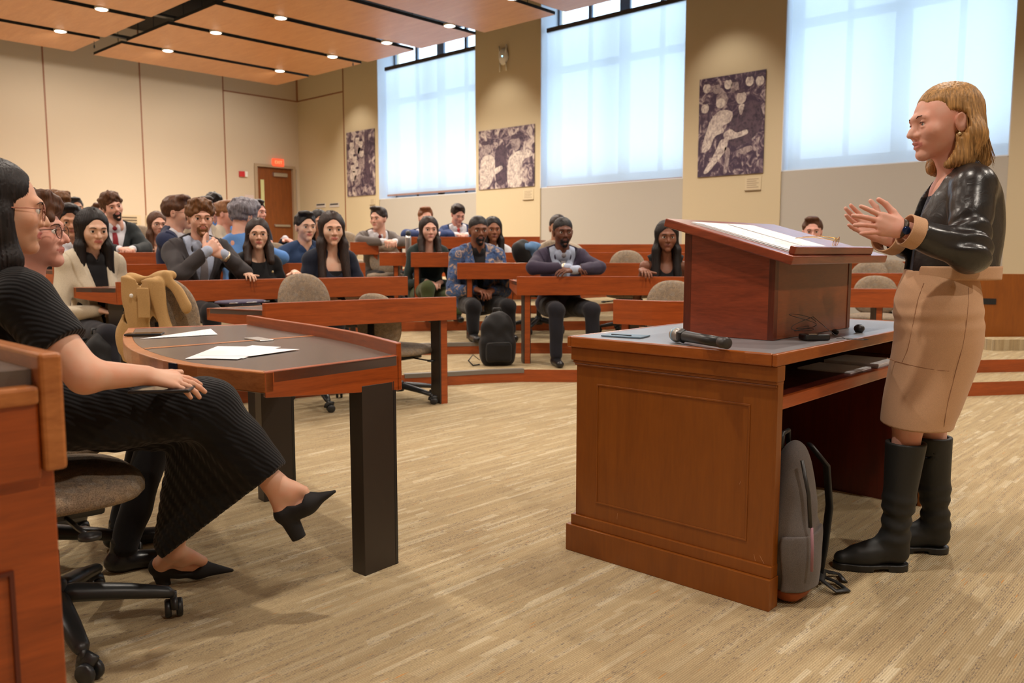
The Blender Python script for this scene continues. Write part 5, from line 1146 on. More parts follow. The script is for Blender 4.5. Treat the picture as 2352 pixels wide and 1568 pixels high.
# ---- fourth row, left
person(258, 476, 64, 9.0, 'bearded man with a red tie and tilted head, smiling at the back left', hr='brown', style='curly', beard='dark', top='suit', tc=M['c_dsuit'], tie=M['c_red'], arms='fold', head=(0, 0, .25), smile=1, lv=LV[3], lean=.05)
person(362, 516, 58, 9.5, 'woman with long brown hair and glasses in a coral print blouse', sex='f', hr='brown', style='long_front', top='shirt', tc=M['c_floral'], arms='down', specs=GLB, lv=LV[3], legs=False)
person(174, 478, 46, 10.4, 'man with glasses at the back left, only his head showing', sk='tan', hr='black', top='shirt', tc=M['c_white'], arms='lap', specs=GLB, legs=False, lv=LV[5])
person(227, 492, 46, 9.9, 'person in the back left whose face shows between two heads', sk='pink', hr='brown', top='shirt', tc=M['c_beige'], arms='lap', legs=False, lv=LV[4])
person(470, 482, 56, 9.2, 'dark haired man in a khaki jacket behind the curly haired man', hr='dark', top='suit', tc=M['c_beige'], arms='fold', lv=LV[3], legs=False, face=(7, 5))
person(491, 472, 52, 10.4, 'young man with tousled black hair in a blue shirt near the back wall', sk='pink', hr='black', style='curly', top='shirt', tc=M['c_blue'], arms='fold', head=(.1, -.1, 0), lv=LV[4], legs=False)
person(519, 492, 58, 9.6, 'person with brown hair swept back in a beige top, near profile to the right', sk='pink', hr='light', style='short', top='sweater', tc=M['c_beige'], arms='fold', face=(8.2, 5), lv=LV[3], legs=False)
person(589, 488, 54, 9.9, 'smiling black haired man in a navy jacket in front of the brown door', sk='pink', hr='black', style='short', top='suit', tc=M['c_dnavy'], arms='down', smile=1, face=(7, 4), lv=LV[4], legs=False)
# ---- centre block
person(869, 503, 53, 11.3, 'man in a grey suit with a maroon tie, head turned right, hands folded', hr='dark', top='suit', tc=M['c_grey'], tie=M['c_maroon'], arms='fold', face=(5.0, 2.5), head=(-.85, 0, 0), lv=LV[4])
person(978, 502, 50, 12.1, 'auburn haired man in a blue suit, half hidden behind the woman in green', hr='red', top='suit', tc=M['c_bluesuit'], arms='fold', lv=LV[5], legs=False)
person(1052, 493, 46, 12.2, 'man in a blue suit with a coral tie, looking down at the rear', hr='dark', sk='pink', top='suit', tc=M['c_bluesuit'], tie=M['c_coralred'], arms='fold', head=(.2, -.35, 0), lv=LV[5], legs=False)
person(985, 528, 60, 9.75, 'woman with long dark hair in a dark green sweater and green trousers', sex='f', hr='dark', style='mid_front', top='sweater', tc=M['c_green'], arms='lap', lv=LV[3], pants=(M['c_olive'], True), fat=1.15, knees={1: (.1, .40, -.52), -1: (-.14, .44, -.62)})
person(1099, 530, 68, 8.75, 'bearded man with cropped hair in a blue patterned bomber jacket', sk='deep', hr='black', style='buzz', beard='black', top='bomber', tc=M['c_bomber'], shirt=M['c_black'], arms='lap', lv=LV[2], pants=(M['c_black'], True))
person(1132, 528, 58, 10.0, 'woman with long black hair in white lace behind the bomber jacket', sex='f', sk='brown', hr='black', style='long_front', top='shirt', tc=M['c_lace'], arms='lap', lv=LV[3], smile=1, legs=False)
# ---- right block
person(1293, 534, 69, 7.68, 'man in a purple suit with a grey tie, leaning on his crossed forearms', sk='dark', hr='black', style='buzz', beard='black', top='suit', tc=M['c_purple'], shirt=M['c_lblue'], tie=M['c_silver'], arms='desk', lv=LV[1], lean=.10, h=.005, pants=(M['c_trouser'], True), extra=watch(1), fat=1.08, desk=.775)
person(1282, 524, 62, 10.1, 'man whose head and tan shoulder show behind the man in the purple suit', sk='tan', hr='dark', style='buzz', top='shirt', tc=M['c_beige'], arms='lap', lv=LV[3], legs=False)
person(1531, 545, 74, 7.55, 'woman with very long black curls in a black sleeveless top', sex='f', sk='deep', hr='black', style='xlong_front', top='sleeveless', tc=M['c_black'], arms='down', lv=LV[1], h=.005, fat=.95)
person(1866, 533, 64, 9.0, 'smiling man with short brown hair whose head shows above the lectern', hr='brown', sk='pink', top='shirt', tc=M['c_bluesuit'], arms='lap', smile=1, mouth=.4, lv=LV[2], legs=False)
# ================================================================== the speaker
def A3(v): return np.array([v[0], v[1], v[2]], float)
def loft(secs, right, fwd):                 # stack of ellipses (z, cx, cy, r_side, r_fore) given in root space
    secs = sorted(secs); Z = np.array([q[0] for q in secs], F32); T = np.array(secs, F32); r_, f_ = V3(right), V3(fwd)
    def f(P):
        z = P[:, 2]; c = np.stack([np.interp(z, Z, T[:, i]) for i in (1, 2, 3, 4)], 1); dx = P[:, 0] - c[:, 0]; dy = P[:, 1] - c[:, 1]
        u = dx * r_[0] + dy * r_[1]; v = dx * f_[0] + dy * f_[1]; a, b = c[:, 2], c[:, 3]; k0 = np.sqrt((u / a) ** 2 + (v / b) ** 2); k1 = np.sqrt((u / a ** 2) ** 2 + (v / b ** 2) ** 2) + 1e-6
        d = k0 * (k0 - 1) / k1; dz = np.maximum(z - Z[-1], Z[0] - z); return np.maximum(d, dz)
    return f
def smoothz(secs, n=6):
    S_ = sorted(secs); Z = [q[0] for q in S_]; out = []
    P = [S_[0]] + S_ + [S_[-1]]
    for i in range(1, len(P) - 2):
        for k in range(n):
            t = k / n; a, b, c, d = [np.array(P[j]) for j in (i - 1, i, i + 1, i + 2)]; m1, m2 = (c - a) / 2, (d - b) / 2
            q = (2*t**3 - 3*t**2 + 1) * b + (t**3 - 2*t**2 + t) * m1 + (-2*t**3 + 3*t**2) * c + (t**3 - t**2) * m2; q[0] = b[0] + (c[0] - b[0]) * t; out.append(tuple(q))
    out.append(S_[-1]); return out
def speaker():
    O = Vector((2.96, .93, 0)); W_ = lambda x, y, D: A3(at(x, y, D) - O)
    rootl = 'blond woman standing in a black leather jacket and tan skirt, gesturing with both hands'
    root = empty('person', O, 0, rootl, 'person')
    th = R(10); f2 = -VR * math.cos(th) + VF * math.sin(th); fwd = A3(f2); right = A3(f2.cross(Vector((0, 0, 1)))); Dm = 2.80
    RB = np.stack([right, fwd, [0, 0, 1]], 1)
    # head
    hf = -VR * math.cos(R(14)) - VF * math.sin(R(3)); HMx = np.stack([A3(hf.cross(Vector((0, 0, 1)))), A3(hf), [0, 0, 1]], 1) @ rotx(R(-3)) @ roty(R(3))
    hc = W_(2168, 286, 2.80); hs = 1.03
    head = group(xf(head_sdf('f', nose=.85, mouth=.6, neck=False, jaw=1.08), HMx, hc, hs), hc, .20)
    nb = W_(2205, 392, 2.80); sl_, sr_ = W_(2236, 420, 2.67), W_(2205, 418, 2.93)
    nk = U([rc(hc + HMx @ np.array([0, -.03, -.05]), nb, .047, .052), rc(hc + HMx @ np.array([0, .018, -.08]), W_(2178, 398, 2.80), .026, .026)], .03)
    secs = lambda L, rs, sx=1: smoothz([((at((a + b) / 2, y, Dm).z), (W_((a + b) / 2, y, Dm))[0], (W_((a + b) / 2, y, Dm))[1], r_, ((b - a) / 2 / FPX * Dm) * sx) for (y, a, b), r_ in zip(L, rs)])
    sk_ch = U([rc(nb + A3((0, 0, -.01)), sl_, .04, .05), rc(nb + A3((0, 0, -.01)), sr_, .04, .05), ell(W_(2205, 440, 2.8), (.12, .085, .08), RB)], .03)
    eL, eR = W_(2226, 578, 2.60), W_(2150, 585, 2.98); wL, wR = W_(2081, 528, 2.60), W_(2032, 545, 2.84)
    dl = A3(at(1968, 500, 2.60) - at(2081, 528, 2.60)); dr = A3(at(1935, 490, 2.86) - at(2032, 545, 2.84))
    hL = group(xf(hand_parts(-1, curl=(.04, .22, .30, .18), spread=.16, thumb=.55), frame(dl, A3(-VF + Vector((0, 0, .15)))), wL + dl * .07, .93), wL + dl * .6, .14)
    hR = group(xf(hand_parts(1, curl=(.10, .16, .22, .2), spread=.13, thumb=.9), frame(dr, A3(VF - Vector((0, 0, .45)))), wR + dr * .07, .93), wR + dr * .6, .14)
    arms = U([rc(sl_, eL, .045, .036), rc(eL, wL, .036, .024), rc(sr_, eR, .045, .036), rc(eR, wR, .036, .024)], .02)
    # legs: knees and boots
    kL, kR = W_(2088, 960, 2.755), W_(2140, 955, 2.87)
    aL, aR = W_(2060, 1215, 2.72), W_(2150, 1195, 2.90); hpL, hpR = W_(2140, 740, 2.77), W_(2160, 740, 2.85)
    def boot_geo(tx, ty, hx_, hy_, D_):
        T = A3(onz(tx, ty, .0) - O); Hh = A3(onz(hx_, hy_, .0) - O); d = T - Hh; d = d / np.linalg.norm(d); return Hh + d * .245, Hh, d
    bgL, bgR = boot_geo(1935, 1304, 2078, 1306, 2.72), boot_geo(2070, 1262, 2172, 1268, 2.9)
    aL, aR = [g_[1] + g_[2] * .04 + np.array([0, 0, .115]) for g_ in (bgL, bgR)]
    legs = U([rc(hpL, kL, .060, .048), rc(hpR, kR, .060, .048), rc(kL, aL, .050, .026), rc(kR, aR, .050, .026)], .03)
    core = U([sk_ch, ell(W_(2200, 500, 2.8), (.12, .09, .14), RB), ell(W_(2170, 620, 2.8), (.11, .08, .15), RB), ell(W_(2155, 720, 2.8), (.15, .10, .13), RB)], .04)
    rest = U([nk, arms, legs, core], .02)
    body = lambda P: smin(smin(smin(rest(P), head(P), .018), hL(P), .010), hR(P), .010)
    def mf(c): return lipmask(((c - hc) @ HMx) / hs, .55).astype(int)
    lo = (-.75, -.55, .06); hi = (.55, .75, hc[2] + .16)
    m = skin('speaker_skin', 218, 168, 150)
    sdf_obj('body', body, lo, hi, .0045, [m, LIP['pink']], root, mf)
    Hm = Matrix.Translation(hc) @ Matrix((HMx * hs).tolist()).to_4x4()
    eyes(root, Hm, IRISB, (.25, 1, -.05)); brows(root, Hm @ Matrix.Translation((0, .0028, 0)), HR['brown'], .0024, lift=.003)
    # hair: side parted bob with flipped ends
    def bob():
        cap = ell((0, -.020, .042), (.087, .108, .090))
        v = [cap, rc((0, -.075, .02), (0, -.095, -.11), .070, .058, sq=((0, 1, 0), 1.5)), rc((0, -.10, -.10), (0, -.145, -.125), .034, .012)]
        for s in (-1, 1): v += [rc((s * .055, -.03, .05), (s * .080, -.045, -.05), .046, .040, sq=((1, 0, 0), 1.35)), rc((s * .080, -.045, -.05), (s * .080, -.018, -.122), .040, .032, sq=((1, 0, 0), 1.25)), rc((s * .072, -.02, -.11), (s * .050, .018, -.135), .026, .016)]
        f = U(v, .028); f = sub(f, U([ell((0, .104, -.006), (.060, .062, .087)), rc((0, .09, -.06), (0, .11, -.30), .047, .056)], .02), .010)
        for s in (-1, 1): f = sub(f, ell((s * .088, .014, -.014), (.032, .048, .044)), .012); f = sub(f, sph((s * .072, .072, .030), .036), .020)
        f = sub(f, rc((0, -.015, -.09), (0, -.03, -.4), .044, .05), .004)
        def g(P):
            an = np.arctan2(P[:, 0] + .02, -P[:, 1] - .01); ed = np.clip((.05 - P[:, 1]) / .06, .1, 1); return f(P) + ed * .0015 * np.sin(an * 44 + 2.5 * np.sin(P[:, 2] * 26 + 1)) + .0007 * np.sin(an * 110 + 3 * np.sin(P[:, 2] * 16)) + .0035 * wob(P, 26, 2)
        return g
    ho = sdf_obj('hair', bob(), (-.15, -.19, -.19), (.15, .12, .16), .0032, HR['blond'], root); ho.matrix_local = Hm
    st = MB(); rr = random.Random(11)
    for k in range(150):
        an = rr.uniform(-2.3, 2.3); c, s = math.cos(an), math.sin(an); pts = []
        rad = lambda z: (.088 + .012 * min(1, max(0, (.05 - z) / .15)), .108 + .010 * min(1, max(0, (.05 - z) / .15)))
        zend = rr.uniform(-.15, -.105); fl_ = rr.uniform(-.01, .03)
        for t in range(9):
            q = t / 8; z = .125 + (zend - .125) * q ** 1.25; rx, ry = rad(z); sh_ = math.sin(min(1, (1 - z / .135) * .9 + .12) * math.pi / 2) if z > .04 else 1
            pts.append((s * rx * sh_ + fl_ * s * max(0, q - .8) * 3, -.020 - c * ry * sh_ - fl_ * c * max(0, q - .8) * 3, z + rr.uniform(-.001, .001)))
        if max(p[1] for p in pts if p[2] < .05) < -.02 and max(p[1] for p in pts) < .04: st.tube(pts, [.0012] * 8 + [.0004], 4)
    s_o = st.build('hair_strands', HR['blond'], ho, True)
    MB().lathe([(.001, -.006), (.005, -.003), (.006, 0), (.005, .003), (.001, .006)], n=12).tube([(0, 0, .006), (0, .002, .012)], .0012, 5).build('earring', mat('pearl_gilt', srgb(215, 200, 160), .2, .5), root, True).matrix_local = Hm @ Matrix.Translation((-.080, -.004, -.044))
    # black dress top and tan skirt
    skirt = loft(secs([(620, 2080, 2240), (660, 2066, 2243), (700, 2057, 2248), (760, 2056, 2252), (820, 2048, 2243), (880, 2038, 2222), (930, 2028, 2203), (972, 2022, 2186)], [.124, .150, .170, .174, .170, .164, .158, .152], .93), right, fwd)
    sk2 = disp(skirt, .0035, 16, 3.); fold = lambda P: sk2(P) + .0018 * np.exp(-((P[:, 2] - .87) / .05) ** 2) * np.sin(P[:, 2] * 120 + 8 * (P @ V3(fwd)))
    inner = offs(loft(secs([(600, 2080, 2240), (700, 2070, 2235), (820, 2062, 2230), (930, 2044, 2188), (990, 2038, 2172)], [.10, .145, .145, .132, .126], .93), right, fwd), -.0)
    skf = lambda P: np.maximum(fold(P), -np.where(P[:, 2] < .62, inner(P), 1.))
    m = M['tan_skirt'] = cloth('tan_wool', 208, 166, 130, .8, 700, .18)
    sdf_obj('skirt', skf, (-.4, -.35, .45), (.4, .4, 1.10), .005, m, root)
    seam = mat('tan_seam', srgb(150, 108, 78), .8); mbs = MB()
    def on_surf(f, x, y, D0=2.45, D1=2.8):
        a = W_(x, y, D0); b = W_(x, y, D1)
        for k in range(200):
            p = a + (b - a) * k / 200
            if f(p[None, :].astype(F32))[0] < .0006: return Vector(p)
        return Vector(b)
    for pl in ([(2037, 822), (2060, 830), (2100, 840), (2140, 848), (2180, 852)], [(2122, 650), (2108, 690), (2098, 740), (2085, 800), (2072, 832)], [(2225, 660), (2222, 720), (2212, 790), (2196, 850), (2176, 930), (2168, 980)]):
        sp = smooth([(p[0], p[1]) for p in pl], 5); mbs.tube([on_surf(skf, p.x, p.y) for p in sp], .0013, 5)
    mbs.build('skirt_seam', seam, root, True)
    tors = [(640, 2078, 2288), (600, 2082, 2292), (560, 2090, 2296), (500, 2104, 2298), (450, 2124, 2294), (415, 2150, 2280), (392, 2180, 2255), (380, 2192, 2240)]
    top_ = loft(secs([(y, a + 14, b - 22) for y, a, b in tors], [.118, .115, .115, .12, .128, .12, .085, .06], .95), right, fwd)
    neck_cut = U([rc(nb + A3((0, 0, -.02)), hc, .055, .06), ell(W_(2172, 386, 2.8), (.062, .06, .034), RB)], .02)
    sdf_obj('top', sub(U([top_, rc(nb, sl_, .05, .05), rc(nb, sr_, .05, .05)], .03), neck_cut, .006), (-.4, -.35, 1.0), (.4, .4, 1.45), .006, cloth('ink_blue_knit', 40, 46, 62), root)
    jac = loft(secs(tors, [.142, .140, .140, .148, .152, .142, .095, .06], .95), right, fwd)
    sw_l = U([rc(sl_ + A3((0, 0, -.012)), eL, .064, .060), rc(eL, wL * .90 + eL * .10 + A3((0, 0, 0)), .058, .045)], .03); sw_r = U([rc(sr_ + A3((0, 0, -.012)), eR, .064, .058), rc(eR, wR * .9 + eR * .1, .055, .042)], .03)
    cutL = plane(wL * .80 + eL * .20, wL - eL); cutR = plane(wR * .80 + eR * .20, wR - eR)
    sh_ = U([rc(nb + A3((0, 0, -.015)), sl_, .052, .064), rc(nb + A3((0, 0, -.015)), sr_, .052, .064)], .03)
    jb = U([jac, sh_], .04)
    rV, fV = V3(right), V3(fwd); mid = V3(W_(2190, 520, 2.8))
    gap = lambda P: np.maximum(np.abs((P - mid) @ rV - .004) - (.048 + .10 * np.clip(P[:, 2] - 1.22, 0, .2)), -((P - mid) @ fV) + .02)
    jb2 = sub(sub(jb, gap, .004), U([rc(nb + A3((0, 0, -.03)), hc, .060, .065), ell(W_(2176, 386, 2.8), (.07, .07, .036), RB)], .02), .005)
    zt_ = at(2190, 613, Dm).z
    leather = mat('black_leather', (.012, .012, .013, 1), .32, spec=.6); bump(leather, noise(leather, coords(leather), 26, 3, .55, .6), .25, .01); NT(leather)[2].inputs['Coat Weight'].default_value = .25; NT(leather)[2].inputs['Coat Roughness'].default_value = .25
    def wr(P, f):                            # sleeve wrinkles gathered round the elbow
        d = np.linalg.norm(P - V3(eL), axis=1); w = np.exp(-(d / .11) ** 2); return f(P) + .006 * w * np.sin(P @ V3((60, 30, 95)) + 3 * wob(P, 14, 1)) + .0045 * wob(P, 21, 5)
    slv = lambda P: wr(P, lambda Q: np.maximum(sw_l(Q), cutL(Q)))
    slr = lambda P: disp(inter(sw_r, cutR), .004, 30, 2)(P)
    jall = lambda P: smin(smin(jb2(P) + .0045 * wob(P, 17, 4), slv(P), .014), slr(P), .012)
    jj = lambda P: np.maximum(jall(P), np.where(np.abs((P - mid) @ rV - .004) < .085, at(2190, 642, Dm).z - P[:, 2], zt_ - P[:, 2]) * (np.linalg.norm((P - V3(eL)), axis=1) > .09) - .5 * (np.linalg.norm((P - V3(eL)), axis=1) <= .09))
    sdf_obj('jacket', jj, (-.60, -.5, .95), (.45, .55, 1.47), .0045, leather, root)
    zb = at(2190, 641, Dm).z
    band = lambda P: np.maximum(np.maximum(sub(offs(jac, .004), gap, .003)(P), np.maximum(P[:, 2] - zt_ - .004, zb - P[:, 2])), .085 - np.abs((P - mid) @ rV - .004) - 10 * ((P - mid) @ fV < .0))
    sdf_obj('hem_band', band, (-.4, -.4, zb - .03), (.4, .4, zt_ + .03), .005, M['tan_skirt'], root)
    for w_, e_, nm in ((wL, eL, 'cuff'), (wR, eR, 'cuff')):
        a, b = w_ * .80 + e_ * .20, w_ * 1.02 - e_ * .02; cf = sub(inter(inter(rc(e_, w_ * 1.3 - e_ * .3, .052, .050), plane(a, e_ - w_)), plane(b, w_ - e_)), rc(e_, w_ * 1.3 - e_ * .3, .046, .044))
        sdf_obj(nm, cf, tuple(w_ - .13), tuple(w_ + .13), .003, M['tan_skirt'], root)
    q = wL * 1.06 - eL * .06; ax = Vector(wL - eL).normalized(); X = Matrix.Translation(Vector(q)) @ ax.to_track_quat('Z', 'Y').to_matrix().to_4x4()
    wt = MB().lathe([(.027, -.007), (.030, -.005), (.030, .005), (.027, .007)], n=24, M=X).build('wristwatch', mat('watch_band', srgb(60, 50, 40), .4), root, True)
    MB().lathe([(.001, .0), (.0125, .0), (.013, .002), (.012, .0035), (.001, .004)], n=20, M=Matrix.Translation(Vector(q) + Vector(-VF) * .027 + Vector((0, 0, -.006))) @ Vector(-VF).to_track_quat('Z', 'Y').to_matrix().to_4x4()).build('watch_face', mat('watch_dial_blue', srgb(30, 50, 90), .1, .5), wt, True)
    # boots
    bm = mat('black_suede_leather', (.016, .017, .017, 1), .55, spec=.4); bump(bm, noise(bm, coords(bm), 40, 3), .2, .004); sole = mat('black_rubber_sole', (.012, .012, .012, 1), .45)
    for (tx, ty, hx_, hy_, toppx, an, kk, D_) in ((1935, 1304, 2078, 1306, (2078, 1020), aL, kL, 2.72), (2070, 1262, 2172, 1268, (2144, 998), aR, kR, 2.90)):
        T = A3(onz(tx, ty, .0) - O); Hh = A3(onz(hx_, hy_, .0) - O); d = T - Hh; d = d / np.linalg.norm(d)
        T = Hh + d * .245
        n_ = np.array([-d[1], d[0], 0]); tp = W_(toppx[0], toppx[1], D_); Z_ = np.array([0, 0, 1.])
        an2 = Hh + d * .04 + Z_ * .115; kz = (tp[2] - an2[2]) / (kk[2] - an2[2]); tp = an2 + (kk - an2) * kz
        shaft = U([rc(an2 + Z_ * .0, an2 * .62 + tp * .38, .042, .050), rc(an2 * .62 + tp * .38, tp, .050, .065)], .02)
        foot = U([rc(Hh + d * .025 + Z_ * .060, an2, .036, .040), rc(Hh + d * .05 + Z_ * .062, Hh + d * .16 + Z_ * .045, .040, .034), rc(Hh + d * .13 + Z_ * .045, T - d * .030 + Z_ * .036, .036, .026), rc(Hh + d * .04 + Z_ * .10, Hh + d * .15 + Z_ * .055, .034, .024)], .025)
        bt = inter(inter(U([shaft, foot], .03), plane(tp, (0, 0, 1))), plane((0, 0, .018), (0, 0, -1)))
        bt = sub(bt, rc(tp - Z_ * .05, tp + Z_ * .1, .048, .056), .003)
        bt2 = (lambda bt, an2: lambda P: bt(P) + .0035 * np.exp(-((P[:, 2] - .17) / .07) ** 2) * np.sin(P[:, 2] * 150 + 3 * wob(P, 18, 1)))(bt, an2)
        c = (T + Hh) / 2; b_ = sdf_obj('boot', bt2, (min(T[0], Hh[0], tp[0]) - .09, min(T[1], Hh[1], tp[1]) - .09, -.01), (max(T[0], Hh[0], tp[0]) + .09, max(T[1], Hh[1], tp[1]) + .09, tp[2] + .03), .005, bm, root)
        so = inter(inter(U([offs(foot, .004)], 0), plane((0, 0, .024), (0, 0, 1))), plane((0, 0, .001), (0, 0, -1))); arch = boxf(Hh + d * .095, (.026, .06, .010), np.stack([d, n_, Z_], 1))
        def sole_f(P, foot=foot, Hh=Hh, d=d, n_=n_, T=T):
            Q = P.copy(); Q[:, 2] = np.maximum(Q[:, 2], .040); return np.maximum(foot(Q) - .003, np.maximum(P[:, 2] - .024, .001 - P[:, 2]))
        sdf_obj('sole', sub(sole_f, arch, .004), (min(T[0], Hh[0]) - .09, min(T[1], Hh[1]) - .09, -.01), (max(T[0], Hh[0]) + .09, max(T[1], Hh[1]) + .09, .05), .004, sole, b_)
    return root
speaker()
# ================================================================== woman in black seated at the near table
def sitter():
    O = Vector((.72, 2.45, 0)); W_ = lambda x, y, D: A3(at(x, y, D) - O)
    root = empty('person', O, 0, 'woman in glasses and a long black knit dress seated with crossed legs', 'person')
    hf = VR * math.cos(R(36)) + VF * math.sin(R(36)); HMx = np.stack([A3(hf.cross(Vector((0, 0, 1)))), A3(hf), [0, 0, 1]], 1) @ rotx(R(-2)); hc = W_(-6, 480, 2.05); hs = .96
    head = group(xf(head_sdf('f', nose=.75, mouth=.5, smile=1, neck=False, jaw=1.12), HMx, hc, hs), hc, .2)
    bf = VR * math.cos(R(32)) + VF * math.sin(R(32)); fwd = A3(bf); right = A3(bf.cross(Vector((0, 0, 1)))); RB = np.stack([right, fwd, [0, 0, 1]], 1)
    nb = W_(-10, 625, 2.08); sR, sL = W_(52, 690, 1.97), W_(10, 690, 2.26)
    eR, wR = W_(196, 862, 1.95), W_(335, 862, 2.08); eL, wL = W_(150, 860, 2.36), W_(285, 862, 2.40)
    nk = U([rc(hc + HMx @ np.array([0, -.03, -.05]), nb, .044, .050), rc(hc + HMx @ np.array([0, .015, -.08]), W_(18, 630, 2.08), .024, .028)], .03)
    dr = A3(at(425, 882, 2.12) - at(335, 862, 2.08)); hR = group(xf(hand_parts(1, curl=(.18, .22, .3, .3), spread=.14, thumb=.6), frame(dr + np.array([0, 0, .006]), A3(Vector((0, 0, 1)) - VF * .35)), wR, .92), wR + dr * .6, .14)
    dl = A3(at(360, 866, 2.36) - at(285, 862, 2.40)); hL = group(xf(hand_parts(-1, curl=.4), frame(dl, np.array([0, 0, 1.])), wL, .92), wL + dl * .6, .14)
    hpR, hpL = W_(60, 945, 2.10), W_(40, 940, 2.30); kR, kL = W_(478, 938, 2.28), W_(455, 975, 2.45); aR, aL = W_(628, 1108, 2.34), W_(398, 1262, 2.56)
    arms = U([rc(sR, eR, .052, .042), rc(eR, wR, .040, .025), rc(sL, eL, .05, .04), rc(eL, wL, .038, .025)], .02)
    legs = U([rc(hpR, kR, .085, .058), rc(hpL, kL, .085, .058), rc(kR, aR, .055, .031), rc(kL, aL, .055, .031)], .02)
    ch = U([rc(nb, sR, .042, .052), rc(nb, sL, .042, .052), ell(W_(-5, 745, 2.12), (.135, .09, .12), RB), ell(W_(5, 850, 2.16), (.115, .09, .13), RB), ell(W_(20, 940, 2.20), (.15, .12, .10), RB)], .05)
    # feet follow the shoes
    def foot(ank, toe, heel): return U([rc(ank, heel, .031, .026), rc(heel, heel * .35 + toe * .65, .025, .022), rc(ank, ank * .40 + toe * .60, .028, .016), sph(ank * .5 + heel * .25 + toe * .25, .029)], .02)
    tR, hRl = W_(742, 1140, 2.35), W_(655, 1178, 2.34); tL, hLl = A3(onz(508, 1308, .02) - O), A3(onz(368, 1345, .0) - O) + A3((0, 0, .065))
    ft = U([foot(aR, tR, hRl), foot(aL, tL + A3((0, 0, .006)), hLl)], .004)
    rest = U([nk, arms, legs, ch], .02)
    body = lambda P: smin(smin(smin(smin(rest(P), ft(P), .012), head(P), .018), hR(P), .010), hL(P), .010)
    def mf(c): return lipmask(((c - hc) @ HMx) / hs, .5).astype(int)
    m = skin('sitter_skin', 214, 170, 144)
    sdf_obj('body', body, (-.5, -.75, .0), (.85, .5, hc[2] + .16), .0045, [m, LIP['asian']], root, mf)
    Hm = Matrix.Translation(hc) @ Matrix((HMx * hs).tolist()).to_4x4()
    eyes(root, Hm, IRIS, (.05, 1, -.02)); brows(root, Hm, HR['dark'], .0024); g = spectacles(root, Hm, mat('rose_gold_wire', srgb(150, 98, 80), .3, .8), .0235)
    def hairf():
        cap = ell((0, -.020, .042), (.0855, .106, .089)); v = [cap, rc((0, -.07, .03), (0, -.085, -.30), .074, .062, sq=((0, 1, 0), 1.4))]
        for s in (-1, 1): v += [rc((s * .052, -.02, .06), (s * .074, -.040, -.05), .042, .040, sq=((1, 0, 0), 1.3)), rc((s * .074, -.040, -.05), (s * .080, -.030, -.17), .038, .034, sq=((1, 0, 0), 1.3)), rc((s * .078, -.030, -.15), (s * .088, -.045, -.26), .032, .018)]
        f = U(v, .028); v = U(v + [rc((.072, -.005, -.02), (.070, .015, -.13), .030, .028, sq=((1, 0, 0), 1.4)), rc((.070, .015, -.13), (.060, .030, -.22), .028, .012)], .028)
        f = sub(v, U([ell((0, .112, .004), (.074, .068, .100)), rc((0, .10, -.06), (0, .12, -.34), .047, .056)], .02), .008)
        f = sub(f, rc((0, -.015, -.09), (0, -.03, -.4), .044, .05), .004)
        def g(P):
            an = np.arctan2(P[:, 0], -P[:, 1] - .01); ed = np.clip((.05 - P[:, 1]) / .06, .1, 1); return f(P) + ed * .0014 * np.sin(an * 60 + 2.5 * np.sin(P[:, 2] * 16 + 1)) + .0008 * np.sin(an * 130) + .0022 * wob(P, 20, 2)
        return g
    ho = sdf_obj('hair', hairf(), (-.15, -.19, -.34), (.15, .12, .16), .0032, HR['black'], root); ho.matrix_local = Hm
    st = MB(); rr = random.Random(21)
    for k in range(40):
        an = rr.uniform(.6, 2.0); c, s = math.cos(an), math.sin(an); z0 = -.05; zend = rr.uniform(-.24, -.14); x, y = s * .098, -.03 - c * .07
        st.tube([(x + .006 * math.sin(q * 5 + k), y + .02 * q * rr.uniform(0, 1.5), z0 + (zend - z0) * q) for q in [t / 6 for t in range(7)]], [.0011] * 6 + [.0003], 4)
    st.build('hair_strands', HR['black'], ho, True)
    # dress
    knit = cloth('black_rib_knit', 15, 15, 18, .85); w = knit.node_tree.nodes.new('ShaderNodeTexWave'); w.inputs['Scale'].default_value = 38; w.inputs['Distortion'].default_value = 1.5; w.inputs['Detail'].default_value = 1; w.bands_direction = 'DIAGONAL'; knit.node_tree.links.new(coords(knit), w.inputs['Vector']); bump(knit, w.outputs['Fac'], .5, .003)
    slR = inter(rc(sR, eR, .068, .062), plane(sR * .40 + eR * .60, eR - sR)); slL = inter(rc(sL, eL, .068, .062), plane(sL * .40 + eL * .60, eL - sL))
    tb = U([offs(U([ell(W_(-5, 745, 2.12), (.140, .092, .13), RB), ell(W_(5, 850, 2.16), (.12, .095, .14), RB), ell(W_(20, 935, 2.20), (.165, .13, .11), RB), rc(nb * .3 + sR * .7, sR, .055, .058), rc(nb * .3 + sL * .7, sL, .055, .058)], .05), .008), slR, slL], .025)
    nkc = U([ell(nb + A3((0, 0, -.01)), (.105, .11, .060), RB), rc(nb, hc, .07, .07)], .02)
    def scal(P):                             # scalloped sleeve edge
        a = (P - V3(sR)) @ V3((eR - sR) / np.linalg.norm(eR - sR)); ang = np.arctan2((P - V3(sR)) @ V3((0, 0, 1)), (P - V3(sR)) @ V3(-fwd)); return a
    tb = sub(tb, nkc, .006)
    # skirt: lap, over both knees, down both shins, with the cloth stretched between them
    def mixp(a, b, t): return a * (1 - t) + b * t
    pts = []
    hemR = mixp(kR, aR, .86); hemL = mixp(kL, aL, .93); seqA = [hpR, mixp(hpR, kR, .5), kR, mixp(kR, aR, .45), hemR]; seqB = [hpL, mixp(hpL, kL, .5), kL, mixp(kL, aL, .5), hemL]
